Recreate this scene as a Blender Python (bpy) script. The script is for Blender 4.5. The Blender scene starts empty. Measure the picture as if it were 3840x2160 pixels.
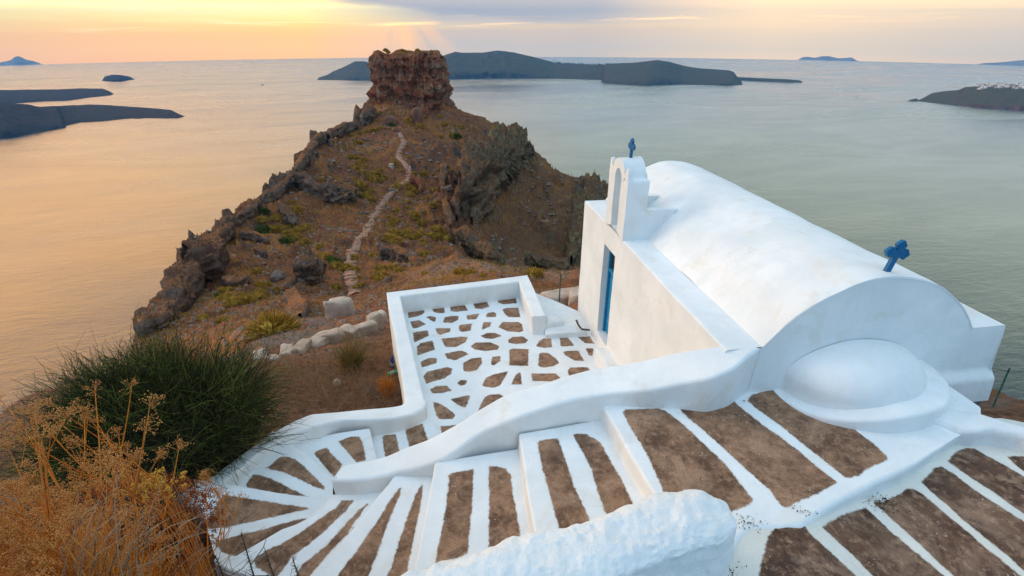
import bpy, bmesh, math, random
import numpy as np
from mathutils import Vector, Matrix
random.seed(7); RNG = np.random.default_rng(7)
scene = bpy.context.scene
COL = scene.collection
# ------------------------------------------------------------------ camera
PITCH = 0.464; FPX = 1920.0           # 18 mm lens on 36 mm; camera at the origin, looking along +Y and down
cam_d = bpy.data.cameras.new('camera'); cam = bpy.data.objects.new('camera', cam_d); COL.objects.link(cam)
cam_d.sensor_width = 36; cam_d.lens = 18; cam_d.clip_start = 0.05; cam_d.clip_end = 60000
cam.rotation_euler = (math.pi/2 - PITCH, 0, 0)
scene.camera = cam
scene.view_settings.view_transform = 'Standard'; scene.view_settings.look = 'None'
scene.view_settings.exposure = 0.30; scene.view_settings.gamma = 1
scene.cycles.volume_bounces = 0
scene.cycles.max_bounces = 6
# ------------------------------------------------------------------ world
W = bpy.data.worlds.new('World'); scene.world = W; W.use_nodes = True
SUN_AZ = math.radians(-74); SUN_EL = math.radians(17)
class NT:
    "tiny node-tree writer"
    def __init__(s, nt): s.nt = nt; nt.nodes.clear()
    def n(s, t, ins=None, **kw):
        nd = s.nt.nodes.new(t)
        for k, v in kw.items(): setattr(nd, k, v)
        for k, v in (ins or {}).items():
            if isinstance(v, bpy.types.NodeSocket): s.nt.links.new(v, nd.inputs[k])
            else: nd.inputs[k].default_value = v
        return nd
    def m(s, op, a, b=0.0, c=0.0, clamp=False):
        nd = s.nt.nodes.new('ShaderNodeMath'); nd.operation = op; nd.use_clamp = clamp
        for i, v in enumerate((a, b, c)):
            if isinstance(v, bpy.types.NodeSocket): s.nt.links.new(v, nd.inputs[i])
            else: nd.inputs[i].default_value = v
        return nd.outputs[0]
    def mix(s, f, a, b, mode='MIX'):
        nd = s.nt.nodes.new('ShaderNodeMix'); nd.data_type = 'RGBA'; nd.blend_type = mode
        for i, v in ((0, f), (6, a), (7, b)):
            if isinstance(v, bpy.types.NodeSocket): s.nt.links.new(v, nd.inputs[i])
            else: nd.inputs[i].default_value = (v if i == 0 else (*v, 1) if len(v) == 3 else v)
        return nd.outputs[2]
    def ramp(s, f, stops, interp='LINEAR'):
        nd = s.nt.nodes.new('ShaderNodeValToRGB'); nd.color_ramp.interpolation = interp
        s.nt.links.new(f, nd.inputs[0]); el = nd.color_ramp.elements
        while len(el) > 1: el.remove(el[0])
        for i, (p, c) in enumerate(stops):
            e = el[0] if i == 0 else el.new(p)
            e.position = p
            e.color = (c, c, c, 1) if isinstance(c, (int, float)) else (*c, 1)
        return nd.outputs[0]
    def noise(s, vec, scale, detail=4, rough=.55, dist=0.0):
        return s.n('ShaderNodeTexNoise', {'Vector': vec, 'Scale': scale, 'Detail': detail, 'Roughness': rough, 'Distortion': dist}).outputs[0]
    def rng(s, v, a, b, c=0.0, d=1.0):
        return s.n('ShaderNodeMapRange', {0: v, 1: a, 2: b, 3: c, 4: d}).outputs[0]
def lin(r, g, b):
    f = lambda c: (c/255/12.92) if c <= 10 else ((c/255+.055)/1.055)**2.4
    return (f(r), f(g), f(b))
w = NT(W.node_tree)
dirv = w.n('ShaderNodeTexCoord').outputs['Generated']
sx = w.n('ShaderNodeSeparateXYZ', {0: dirv})
el = w.m('MULTIPLY', w.m('ARCSINE', sx.outputs[2]), 180/math.pi)          # degrees above eye level
az = w.m('MULTIPLY', w.m('ARCTAN2', sx.outputs[0], sx.outputs[1]), 180/math.pi)
sv = w.n('ShaderNodeCombineXYZ', {0: w.m('MULTIPLY', az, .06), 1: w.m('MULTIPLY', el, .75), 2: 0.0}).outputs[0]
sv2 = w.n('ShaderNodeCombineXYZ', {0: w.m('MULTIPLY', az, .11), 1: w.m('MULTIPLY', el, 2.2), 2: 3.0}).outputs[0]
n1 = w.noise(sv, 1.0, 6, .55, .6); n2 = w.noise(sv2, 1.0, 6, .6, .8)
warp = w.m('ADD', w.m('MULTIPLY', w.m('SUBTRACT', n1, .5), 1.9), w.m('MULTIPLY', w.m('SUBTRACT', n2, .5), 1.1))
t = w.rng(w.m('ADD', el, w.m('MULTIPLY', warp, .55)), -2.4, 3.4)           # 0 at the sea horizon, ~1 at the frame top
leftc = w.ramp(t, [(0, lin(250,190,88)), (.18, lin(252,198,84)), (.36, lin(253,198,40)), (.5, lin(255,214,50)), (.62, lin(255,238,120)), (.76, lin(255,252,205)), (.9, lin(255,230,120)), (1, lin(240,205,120))])
midc = w.ramp(t, [(0, lin(226,214,206)), (.2, lin(222,213,208)), (.42, lin(236,214,192)), (.5, lin(252,228,184)), (.58, lin(228,214,205)), (.7, lin(198,194,202)), (.85, lin(192,190,200)), (1, lin(196,190,196))])
rightc = w.ramp(t, [(0, lin(236,214,194)), (.16, lin(222,210,200)), (.4, lin(234,216,196)), (.55, lin(252,228,190)), (.7, lin(254,232,196)), (.86, lin(246,218,196)), (1, lin(228,206,200))])
fl = w.rng(az, -20, -7)
# the grey cloud deck on top whose lower edge sinks from left to right
midc = w.mix(1.0, midc, (.60, .65, .88), 'MULTIPLY'); rightc = w.mix(1.0, rightc, (.88, .90, .98), 'MULTIPLY')
c1 = w.mix(fl, leftc, midc)
c2 = w.mix(w.rng(az, 8, 24), c1, rightc)
deck_edge = w.m('ADD', w.m('MULTIPLY', az, -.085), 0.95)
deck = w.m('MULTIPLY', w.rng(w.m('SUBTRACT', w.m('ADD', el, w.m('MULTIPLY', warp, .5)), deck_edge), -.05, .45), w.rng(az, 12, -4))
c3 = w.mix(deck, c2, (.30,.315,.50))
# bright torn streaks near the deck's edge
strk = w.m('MULTIPLY', w.rng(n2, .56, .72), w.rng(w.m('ABSOLUTE', w.m('SUBTRACT', el, w.m('ADD', w.m('MULTIPLY', az, .012), 1.05))), .75, .1))
c4 = w.mix(w.m('MULTIPLY', strk, .9), c3, (1.3, .95, .55))
# crepuscular rays below the gap in the cloud
rayc = w.m('DIVIDE', w.m('SUBTRACT', az, -11.4), w.m('ADD', w.m('MULTIPLY', w.m('SUBTRACT', 2.6, el), 1.05), .9))
rayn = w.noise(w.n('ShaderNodeCombineXYZ', {0: w.m('MULTIPLY', rayc, 2.5), 1: 0.0, 2: 9.0}).outputs[0], 1.0, 3, .45)
raym = w.m('MULTIPLY', w.m('MULTIPLY', w.rng(rayn, .36, .66), w.rng(w.m('ABSOLUTE', rayc), 1.25, .55)), w.m('MULTIPLY', w.rng(el, .95, .35), w.rng(el, -3.2, -.6)))
c5 = w.mix(w.m('MULTIPLY', raym, .8), c4, (.98, .58, .16))
# glowing slit in the cloud from which the rays fall
slit = w.m('MULTIPLY', w.rng(w.m('ABSOLUTE', w.m('ADD', el, w.m('SUBTRACT', w.m('MULTIPLY', n1, .9), 1.15))), .16, .03), w.rng(w.m('ABSOLUTE', w.m('ADD', az, 10.8)), 4.0, 1.5))
c5 = w.mix(slit, c5, (1.2, .85, .40))
# the sky above the frame: warm to the left, grey-green to the right, cool white overhead
eh = w.rng(el, 3.0, 90.0)
hl = w.ramp(eh, [(0, (1.35,.85,.44)), (.06, (1.72,1.0,.36)), (.14, (2.1,1.08,.28)), (.24, (1.85,.92,.26)), (.34, (.85,.52,.34)), (.46, (.44,.46,.50)), (.62, (.74,.96,1.18)), (1, (.92,1.20,1.46))])
hr = w.ramp(eh, [(0, (.85,.78,.70)), (.05, (.68,.78,.88)), (.12, (1.0,1.04,.72)), (.20, (.66,.72,.48)), (.28, (.12,.15,.14)), (.44, (.16,.24,.28)), (.62, (.74,.96,1.18)), (1, (.92,1.20,1.46))])
high = w.mix(w.rng(az, -40, 8), hl, hr)
boost = w.mix(1.0, c5, (2.75,2.15,1.08), 'MULTIPLY')
vis = w.mix(w.rng(el, 2.8, 7.0), boost, high)
# behind the camera: dim blue evening sky
back = w.mix(w.rng(el, 0, 75), (.20,.38,.56), (.88,1.18,1.44))
full = w.mix(w.rng(sx.outputs[1], -.05, -.5), vis, back)
sky = w.n('ShaderNodeTexSky', sky_type='NISHITA', sun_disc=False, sun_elevation=SUN_EL, sun_rotation=SUN_AZ)
bg1 = w.n('ShaderNodeBackground', {'Color': full, 'Strength': 1.0}).outputs[0]
bg2 = w.n('ShaderNodeBackground', {'Color': sky.outputs[0], 'Strength': .004}).outputs[0]
add = w.n('ShaderNodeAddShader', {0: bg1, 1: bg2}).outputs[0]
w.n('ShaderNodeOutputWorld', {'Surface': add})
# ------------------------------------------------------------------ sun (low, behind thin cloud, ahead and to the left)
sd = bpy.data.lights.new('sun', 'SUN'); sd.energy = 1.1; sd.angle = math.radians(26); sd.color = (1, .90, .76)
sun = bpy.data.objects.new('sun', sd); COL.objects.link(sun)
sdir = Vector((math.sin(SUN_AZ)*math.cos(SUN_EL), math.cos(SUN_AZ)*math.cos(SUN_EL), math.sin(SUN_EL)))
sun.rotation_euler = sdir.to_track_quat('Z', 'Y').to_euler()

# ------------------------------------------------------------------ helpers
CP, SP = math.cos(PITCH), math.sin(PITCH)
def ray(p):                                   # viewing ray through a photo point (3840 x 2160), Y component = forward
    x, y = p[0]-1920, 1080-p[1]
    return np.array([x, FPX*CP + y*SP, -FPX*SP + y*CP])
def at_z(p, z):  r = ray(p); return r*(z/r[2])
def at_y(p, y):  r = ray(p); return r*(y/r[1])
def at_r(p, d):  r = ray(p); return r*(d/math.hypot(r[0], r[1]))
def at_plane(p, o, n):
    r = ray(p); return r*(np.dot(o, n)/np.dot(r, n))
K = .670833
def D(x, y): return (x/K, y/K)
def T4(x, y): return (x/2.0125, 720+y/2.0125)
def T5(x, y): return (1280+x/2.0125, 720+y/2.0125)
def T6(x, y): return (2560+x/2.0125, 720+y/2.0125)
def T7(x, y): return (x/2.0125, 1440+y/2.0125)
def T8(x, y): return (1280+x/2.0125, 1440+y/2.0125)
def T9(x, y): return (2560+x/2.0125, 1440+y/2.0125)
def Z1(x, y): return (1780+x/4.025, 1480+y/4.025)
def Z2(x, y): return (1380+x/4.025, 1680+y/4.025)
def Z3(x, y): return (1140+x/8.05, 1640+y/8.05)
def Z4(x, y): return (740+x/2.786, 1640+y/2.786)
def Z5(x, y): return (2180+x/3.6225, 560+y/3.6225)
def Z6(x, y): return (3200+x/2.3375, 1180+y/2.3375)
def M(f, pts): return [f(*p) for p in pts]

def _h(ix, iy, iz, s):
    n = (ix.astype(np.int64)*374761393 + iy.astype(np.int64)*668265263 + iz.astype(np.int64)*2147483647 + s*974634777) & 0xffffffff
    n = ((n ^ (n >> 13))*1274126177) & 0xffffffff
    n = ((n ^ (n >> 16))*2246822519) & 0xffffffff
    return ((n ^ (n >> 15)) & 0xffff)/32767.5 - 1
def vn(p, s=0):
    p = np.asarray(p, float); f = np.floor(p).astype(np.int64); u = p-f; u = u*u*(3-2*u)
    o = 0
    for a in (0, 1):
        for b in (0, 1):
            for c in (0, 1):
                wgt = (u[..., 0] if a else 1-u[..., 0])*(u[..., 1] if b else 1-u[..., 1])*(u[..., 2] if c else 1-u[..., 2])
                o = o + wgt*_h(f[..., 0]+a, f[..., 1]+b, f[..., 2]+c, s)
    return o
def fbm(p, sc, octv=4, s=0, g=.5):
    p = np.asarray(p, float)*sc; a = 1.; o = 0; tot = 0
    for i in range(octv):
        o = o + a*vn(p, s+i*17); tot += a; a *= g; p = p*2.03+7.1
    return o/tot
def ridged(p, sc, octv=4, s=0, g=.5):
    p = np.asarray(p, float)*sc; a = 1.; o = 0; tot = 0
    for i in range(octv):
        o = o + a*(1-np.abs(vn(p, s+i*31))*2); tot += a; a *= g; p = p*2.11+3.3
    return o/tot
def resample(pts, n, closed=False):
    P = np.asarray(pts, float)
    if closed: P = np.vstack([P, P[:1]])
    d = np.r_[0, np.cumsum(np.linalg.norm(np.diff(P, axis=0), axis=1))]
    tt = np.linspace(0, d[-1], n+(1 if closed else 0))
    R = np.stack([np.interp(tt, d, P[:, k]) for k in range(P.shape[1])], 1)
    return R[:-1] if closed else R
def smooth(P, it=2):
    P = P.copy()
    for _ in range(it): P[1:-1] = P[1:-1]*.5 + (P[:-2]+P[2:])*.25
    return P
def mk(name, V, F, mat, parent=None, attrs=None, flat=False):
    me = bpy.data.meshes.new(name); V = np.asarray(V, float).reshape(-1, 3)
    if isinstance(F, np.ndarray):
        me.vertices.add(len(V)); me.vertices.foreach_set('co', V.ravel())
        k = F.shape[1]; me.loops.add(F.size); me.loops.foreach_set('vertex_index', F.ravel().astype(np.int32))
        me.polygons.add(len(F)); me.polygons.foreach_set('loop_start', np.arange(0, F.size, k, dtype=np.int32))
        me.update(calc_edges=True); me.validate()
    else: me.from_pydata(V.tolist(), [], F)
    for a, vals in (attrs or {}).items():
        at = me.attributes.new(a, 'FLOAT', 'POINT'); at.data.foreach_set('value', np.asarray(vals, np.float32).ravel())
    me.polygons.foreach_set('use_smooth', np.full(len(me.polygons), not flat)); me.update()
    if mat: me.materials.append(mat)
    o = bpy.data.objects.new(name, me); COL.objects.link(o)
    if parent: o.parent = parent
    return o
def gridF(n, m, off=0, closed=False):
    i = np.arange(n-1)[:, None]; j = np.arange(m if closed else m-1)[None, :]; j2 = (j+1) % m
    return np.stack([i*m+j, (i+1)*m+j, (i+1)*m+j2, i*m+j2], -1).reshape(-1, 4)+off
class MB:                                     # collects pieces into one mesh
    def __init__(s): s.V = []; s.F = []; s.A = []; s.n = 0
    def grid(s, G, closed=False, flip=False, sd=None):
        n, m = G.shape[:2]; f = gridF(n, m, s.n, closed)
        if flip: f = f[:, ::-1]
        s.V.append(G.reshape(-1, 3)); s.F += f.tolist(); s.n += n*m
        s.A.append(np.full(n*m, 9.) if sd is None else np.asarray(sd).ravel())
    def poly(s, V, F):
        V = np.asarray(V, float); s.V.append(V); s.F += [[i+s.n for i in f] for f in F]; s.n += len(V); s.A.append(np.full(len(V), 9.))
    def box(s, a, b, mtx=None):
        V = np.array([[x, y, z] for x in (a[0], b[0]) for y in (a[1], b[1]) for z in (a[2], b[2])], float)
        if mtx is not None: V = V@np.asarray(mtx)[:3, :3].T + np.asarray(mtx)[:3, 3]
        s.poly(V, [(0,1,3,2),(4,6,7,5),(0,4,5,1),(2,3,7,6),(0,2,6,4),(1,5,7,3)])
    def tube(s, P, R, k=4):
        P = np.asarray(P, float); n = len(P); R = np.broadcast_to(R, n)
        Tn = np.gradient(P, axis=0); Tn /= np.linalg.norm(Tn, axis=1)[:, None]+1e-9
        a = np.cross(Tn, [0.31, .17, .93]); a /= np.linalg.norm(a, axis=1)[:, None]+1e-9; b = np.cross(Tn, a)
        th = np.arange(k)*2*math.pi/k
        G = P[:, None] + (a[:, None]*np.cos(th)[None, :, None] + b[:, None]*np.sin(th)[None, :, None])*R[:, None, None]
        s.grid(G, closed=True)
    def build(s, name, mat, parent=None, sd=False, flat=False):
        F = s.F
        if all(len(f) == 4 for f in F): F = np.array(F, dtype=np.int64)
        return mk(name, np.vstack(s.V), F, mat, parent, {'sd': np.concatenate(s.A)} if sd else None, flat)
def tag(o, label=None, cat=None, group=None, kind=None):
    if label: o['label'] = label
    if cat: o['category'] = cat
    if group: o['group'] = group
    if kind: o['kind'] = kind
    return o
def empty(name, loc, rz=0):
    o = bpy.data.objects.new(name, None); COL.objects.link(o); o.location = loc; o.rotation_euler = (0, 0, rz); o.empty_display_size = .1
    return o
def adopt(root, *obs):                         # parts were modelled in world space; hang them under a root placed at the base
    inv = Matrix.Translation(root.location).inverted()
    for o in obs:
        o.parent = root; o.data.transform(inv)
def copy_tree(o, parent=None):
    c = o.copy(); COL.objects.link(c); c.parent = parent
    for ch in o.children: copy_tree(ch, c)
    return c
def pip_sd(pts, polys):
    "signed distance (negative inside) of xy points to the union of polygons"
    out = np.full(len(pts), 9.)
    for poly in polys:
        Q = np.asarray(poly)[:, :2]; lo, hi = Q.min(0)-.2, Q.max(0)+.2
        sel = np.where(((pts > lo) & (pts < hi)).all(1))[0]
        if not len(sel): continue
        p = pts[sel]; A = Q; B = np.roll(Q, -1, 0)
        dmin = np.full(len(p), 9.); ins = np.zeros(len(p), bool)
        for a, b in zip(A, B):
            e = b-a; wv = p-a; h = np.clip((wv@e)/(e@e+1e-12), 0, 1)
            dmin = np.minimum(dmin, np.linalg.norm(wv-h[:, None]*e, axis=1))
            c = (a[1] > p[:, 1]) != (b[1] > p[:, 1])
            with np.errstate(divide='ignore', invalid='ignore'):
                ins ^= c & (p[:, 0] < (b[0]-a[0])*(p[:, 1]-a[1])/(b[1]-a[1]+1e-12)+a[0])
        out[sel] = np.minimum(out[sel], np.where(ins, -dmin, dmin))
    return out
# ------------------------------------------------------------------ materials
def newmat(name):
    m = bpy.data.materials.new(name); m.use_nodes = True; return m, NT(m.node_tree)
def fin(n, col, rough=.9, bump=None, spec=.3, **kw):
    ins = {'Base Color': col, 'Roughness': rough, 'Specular IOR Level': spec}
    if bump is not None: ins['Normal'] = bump
    ins.update(kw)
    b = n.n('ShaderNodeBsdfPrincipled', ins).outputs[0]
    n.n('ShaderNodeOutputMaterial', {'Surface': b}); return b
def whitewash(name, dirt=.25, panels=False, rough_amp=.004, tint=(.82,.84,.845), concrete=((.37,.215,.130), (.13,.070,.043))):
    m, n = newmat(name)
    pos = n.n('ShaderNodeNewGeometry').outputs['Position']
    big = n.noise(pos, 1.3, 4, .6); mid = n.noise(pos, 7, 5, .65); fine = n.noise(pos, 55, 3, .7); vf = n.noise(pos, 240, 2, .6)
    col = n.mix(n.rng(big, .35, .65), (tint[0]*.86, tint[1]*.885, tint[2]*.90), tint)
    streak = n.noise(n.n('ShaderNodeVectorMath', {0: pos, 1: (5., 5., .8)}, operation='MULTIPLY').outputs[0], 1.0, 5, .7)
    col = n.mix(n.m('MULTIPLY', n.rng(streak, .5, .72), .35), col, (tint[0]*.80, tint[1]*.80, tint[2]*.78))
    col = n.mix(n.m('MULTIPLY', n.rng(mid, .55, .75), .25), col, (.74, .74, .68))
    # thin cracks and brush marks
    cr = n.n('ShaderNodeTexVoronoi', {'Vector': n.n('ShaderNodeVectorMath', {0: pos, 1: n.n('ShaderNodeVectorMath', {0: n.n('ShaderNodeTexNoise', {'Vector': pos, 'Scale': 3.0, 'Detail': 4.0}).outputs[1], 1: (.5,.5,.5)}, operation='MULTIPLY').outputs[0]}, operation='ADD').outputs[0], 'Scale': 1.1}, feature='DISTANCE_TO_EDGE').outputs[0]
    crack = n.m('MULTIPLY', n.rng(cr, .004, .0008), n.rng(n.noise(pos, 1.1, 2), .53, .6))
    patch = n.noise(pos, .9, 6, .7, 1.2)
    col = n.mix(n.m('MULTIPLY', n.rng(patch, .50, .60), .3), col, (tint[0]*.80, tint[1]*.83, tint[2]*.84))
    col = n.mix(n.m('MULTIPLY', n.rng(n.noise(pos, 2.1, 5, .7, .6), .56, .68), .45), col, (.66,.62,.52))
    col = n.mix(n.m('MULTIPLY', crack, .30), col, (.42, .40, .36))
    # grime speckle
    sp = n.m('MULTIPLY', n.rng(vf, .60, .72), n.rng(n.noise(pos, 2.3, 4, .6), .48, .66))
    col = n.mix(n.m('MULTIPLY', sp, dirt*1.6, clamp=True), col, (.30, .22, .15))
    gr = n.m('MULTIPLY', n.rng(fine, .52, .70), n.rng(n.noise(pos, 1.7, 5, .65), .50, .68))
    col = n.mix(n.m('MULTIPLY', gr, dirt, clamp=True), col, (.47, .42, .33))
    hgt = n.m('ADD', n.m('MULTIPLY', mid, .6), n.m('ADD', n.m('MULTIPLY', fine, .25), n.m('MULTIPLY', vf, .08)))
    if panels:
        sd = n.n('ShaderNodeAttribute', attribute_name='sd').outputs['Fac']
        e = n.m('ADD', sd, n.m('ADD', n.m('MULTIPLY', n.m('SUBTRACT', n.noise(pos, 20, 5, .7), .5), .050), n.m('MULTIPLY', n.m('SUBTRACT', vf, .5), .034)))
        mask = n.rng(e, .005, -.006)
        cb = n.mix(n.rng(n.noise(pos, 3.2, 6, .7), .38, .62), concrete[1], concrete[0])
        cb = n.mix(n.rng(n.noise(pos, 14, 6, .75), .5, .72), cb, (.46,.29,.185))
        cb = n.mix(n.m('MULTIPLY', n.rng(n.noise(pos, 90, 4, .8), .52, .62), .55), cb, (.055,.036,.026))
        cb = n.mix(n.m('MULTIPLY', n.rng(n.noise(pos, 1.5, 3, .6), .55, .7), .5), cb, (.075,.05,.037))
        cb = n.mix(n.m('MULTIPLY', n.rng(n.noise(pos, 1.1, 5, .7, 1.5), .52, .64), .32), cb, (.50,.33,.23))
        cb = n.mix(n.m('MULTIPLY', n.rng(n.noise(pos, 5.5, 5, .75, .8), .54, .66), .7), cb, (.085,.05,.034))
        vo = n.n('ShaderNodeTexVoronoi', {'Vector': pos, 'Scale': 34.0, 'Randomness': 1.0})
        dots = n.m('MULTIPLY', n.rng(n.m('ADD', vo.outputs[0], n.m('MULTIPLY', n.noise(pos, 130, 2), .2)), .29, .22), n.rng(n.noise(pos, 4.2, 3, .6), .56, .64))
        cb = n.mix(dots, cb, (.62,.62,.57))
        # rust-coloured wash-out right at the painted edge
        halo = n.m('MULTIPLY', n.rng(e, .030, .002), n.rng(n.noise(pos, 6, 3), .45, .65))
        col = n.mix(n.m('MULTIPLY', halo, .35), col, (.66,.58,.46))
        col = n.mix(mask, col, cb)
        hgt = n.m('ADD', n.m('MULTIPLY', hgt, n.rng(mask, 0, 1, 1, .8)), n.m('MULTIPLY', mask, n.m('SUBTRACT', n.m('MULTIPLY', n.noise(pos, 70, 4, .8), .8), .45)))
    bmp = n.n('ShaderNodeBump', {'Strength': .75, 'Distance': rough_amp*3, 'Height': hgt}).outputs[0]
    fin(n, col, .88, bmp, .2)
    return m
M_WALL = whitewash('whitewash_plaster', .12)
M_FLOOR = whitewash('whitewash_floor_with_bare_panels', .34, True)
M_PATH = whitewash('worn_whitewash_path', .75, True, tint=(.74,.72,.66), concrete=((.18,.098,.062), (.062,.033,.023)))
M_ROUGH = whitewash('thick_rough_whitewash', .22, rough_amp=.012)
def plain(name, c1, c2, sc=8., rough=.7, bs=.3, bd=.01, spec=.3):
    m, n = newmat(name); pos = n.n('ShaderNodeNewGeometry').outputs['Position']
    f = n.noise(pos, sc, 5, .65)
    fin(n, n.mix(n.rng(f, .35, .65), c1, c2), rough, n.n('ShaderNodeBump', {'Strength': bs, 'Distance': bd, 'Height': f}).outputs[0], spec)
    return m
M_BLUE = plain('blue_gloss_paint', (.002,.095,.23), (.004,.13,.30), 14, .45)
M_DOOR = plain('blue_door_paint', (.006,.17,.36), (.015,.25,.46), 20, .5)
M_DARK = plain('dark_interior', (.02,.018,.012), (.035,.03,.02), 9, .35)
M_BROWNP = plain('brown_pipe', (.06,.04,.03), (.09,.06,.045), 20)
M_GREENPOST = plain('weathered_green_paint', (.06,.22,.16), (.02,.05,.04), 40)
# ------------------------------------------------------------------ sea: a piece of a small sphere, so the horizon bows and dips
SEA_Z = -230.0; DIP = .04; RS = 2*230/DIP**2
def sea_z(x, y): return SEA_Z - (x*x+y*y)/(2*RS)
def sea_pt(p):
    r = ray(p); h = math.hypot(r[0], r[1]); q = r[2]/h          # q*s = SEA_Z - s^2/(2RS)
    a = 1/(2*RS); disc = q*q - 4*a*(-SEA_Z)
    s = (-q - math.sqrt(disc))/(2*a) if disc > 0 else -q/(2*a)
    return r/h*s
m, n = newmat('sea_water')
pos = n.n('ShaderNodeNewGeometry').outputs['Position']
sp_ = n.n('ShaderNodeSeparateXYZ', {0: pos})
wv = n.n('ShaderNodeCombineXYZ', {0: n.m('MULTIPLY', sp_.outputs[0], .42), 1: n.m('ADD', sp_.outputs[1], n.m('MULTIPLY', sp_.outputs[0], -.22)), 2: 0.0}).outputs[0]
w1 = n.noise(wv, .15, 6, .62, .3); w2 = n.noise(wv, .012, 4, .55, 1.2); w3 = n.noise(wv, .0022, 4, .6, 1.5)
hgt = n.m('ADD', n.m('MULTIPLY', w1, 1.0), n.m('MULTIPLY', w2, 2.2))
dist = n.n('ShaderNodeVectorMath', {0: pos}, operation='LENGTH').outputs['Value']
bs = n.rng(dist, 250, 2600, .30, .03)
bmp = n.n('ShaderNodeBump', {'Strength': bs, 'Distance': 1.6, 'Height': hgt}).outputs[0]
deep = n.mix(n.rng(w3, .4, .62), (.012,.030,.036), (.02,.042,.046))
dif = n.n('ShaderNodeBsdfDiffuse', {'Color': deep, 'Normal': bmp}).outputs[0]
gl = n.n('ShaderNodeBsdfGlossy', {'Color': (.93,.93,.93,1), 'Roughness': n.rng(w3, .35, .65, .16, .30), 'Normal': bmp}).outputs[0]
lw = n.n('ShaderNodeLayerWeight', {'Blend': .5, 'Normal': bmp}).outputs['Facing']
fac = n.rng(n.m('POWER', lw, 2.3), 0, 1, .07, .86)
fac = n.m('MULTIPLY', fac, n.rng(n.noise(wv, .004, 5, .65, 2.0), .30, .62, .86, 1.0))
n.n('ShaderNodeOutputMaterial', {'Surface': n.n('ShaderNodeMixShader', {0: fac, 1: dif, 2: gl}).outputs[0]})
M_SEA = m
th = np.linspace(0, 2*math.pi, 145)[:-1]; rr = np.r_[0.01, np.geomspace(30, 12400, 90)]
X = rr[:, None]*np.sin(th)[None]; Y = rr[:, None]*np.cos(th)[None]
G = np.stack([X, Y, sea_z(X, Y)], -1)
b = MB(); b.grid(G, closed=True, flip=True); tag(b.build('sea', M_SEA), kind='structure')

# ------------------------------------------------------------------ islands
def isl_mat(name, c1, c2, top=None):
    m, n = newmat(name); g = n.n('ShaderNodeNewGeometry'); pos = g.outputs['Position']
    f = n.noise(pos, .012, 8, .75); f2 = n.noise(pos, .03, 6, .7)
    col = n.mix(n.rng(f, .38, .62), c1, c2); col = n.mix(n.m('MULTIPLY', n.rng(f2, .5, .66), .6), col, tuple(c*2.4 for c in c2))
    st = n.noise(n.n('ShaderNodeVectorMath', {0: pos, 1: (.002, .002, .05)}, operation='MULTIPLY').outputs[0], 1.0, 4, .6)
    col = n.mix(n.m('MULTIPLY', n.rng(st, .5, .62), .4), col, tuple(c*.5 for c in c1))
    if top:
        nz = n.n('ShaderNodeSeparateXYZ', {0: g.outputs['Normal']}).outputs[2]
        col = n.mix(n.rng(nz, .75, .92), col, top)
    fin(n, col, .95, n.n('ShaderNodeBump', {'Strength': .8, 'Distance': 25.0, 'Height': f2}).outputs[0], .1)
    return m
M_I1 = isl_mat('dark_lava_island', (.022,.015,.014), (.050,.032,.026), (.055,.038,.028))
M_I2 = isl_mat('far_cliff_island', (.040,.032,.030), (.085,.062,.048), (.10,.085,.05))
M_I3 = isl_mat('right_cliff_island', (.085,.040,.032), (.12,.062,.045), (.11,.09,.045))
M_I4 = isl_mat('haze_paled_island', (.30,.27,.24), (.42,.38,.34))  # rock colour lightened so the farthest islands look hazier
def island(top, base, depth, mat, amp=1.0, ncol=160, face=.55, sc=.006, seed=0):
    "top: skyline points, base: waterline points (photo px); the skyline stands `depth` metres behind the waterline"
    top = np.asarray(top, float); base = np.asarray(base, float)
    x0 = min(top[0, 0], base[0, 0]); x1 = max(top[-1, 0], base[-1, 0]); xs = np.linspace(x0, x1, ncol)
    rows = 26; G = np.zeros((rows+8, ncol, 3))
    for i, x in enumerate(xs):
        bp = (x, np.interp(x, base[:, 0], base[:, 1])); ty = min(np.interp(x, top[:, 0], top[:, 1]), bp[1]-.4)
        B = sea_pt(bp); rb = math.hypot(B[0], B[1]); u = B[:2]/rb
        e = min(1, (x-x0)/((x1-x0)*.06)+.04, (x1-x)/((x1-x0)*.06)+.04); dp = depth*(.15+.85*math.sin(e*math.pi/2))
        rs_ = sea_pt((x, ty)); dp = min(dp, max(2., (math.hypot(rs_[0], rs_[1])-rb)*.55))
        r2 = ray((x, ty)); q = r2[2]/math.hypot(r2[0], r2[1]); rc = rb+dp; zc = q*rc
        for k in range(rows):
            f = k/(rows-1); r = rb + dp*f
            zb = sea_z(u[0]*r, u[1]*r); z0 = B[2]-.4
            g = f**(face*.72)
            G[k, i] = (u[0]*r, u[1]*r, z0 + (zc-z0)*g)
        for k in range(8):
            f = (k+1)/8; r = rc + dp*1.2*f
            G[rows+k, i] = (u[0]*r, u[1]*r, zc + (sea_z(u[0]*r, u[1]*r)-6-zc)*f**1.3)
    N = ridged(G, sc, 5, seed)*.6+fbm(G, sc*3, 4, seed+5)*.4
    hgt = G[rows-1, :, 2]-G[0, :, 2]; wgt = np.sin(np.clip(np.r_[np.linspace(0, 1, rows), np.linspace(.9, 0, 8)], 0, 1)*math.pi)**.7
    G[:, :, 2] += (N-.25)*wgt[:, None]*(np.minimum(hgt*.22, 22*amp)*np.clip(hgt/20, 0, 1))[None]
    # shoreline wobble along the view
    G[:rows, :, :2] *= (1 + (fbm(G[:rows], sc*2.5, 3, seed+9)*depth*.04*(1-np.linspace(0, 1, rows))[:, None])[..., None]/np.linalg.norm(G[:rows, :, :2], axis=2)[..., None])
    b = MB(); b.grid(G, flip=False); o = b.build('island', mat); tag(o, kind='structure'); return G[:rows]
def A1(x, y): return (x/2.0125, y/2.0125)
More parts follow.
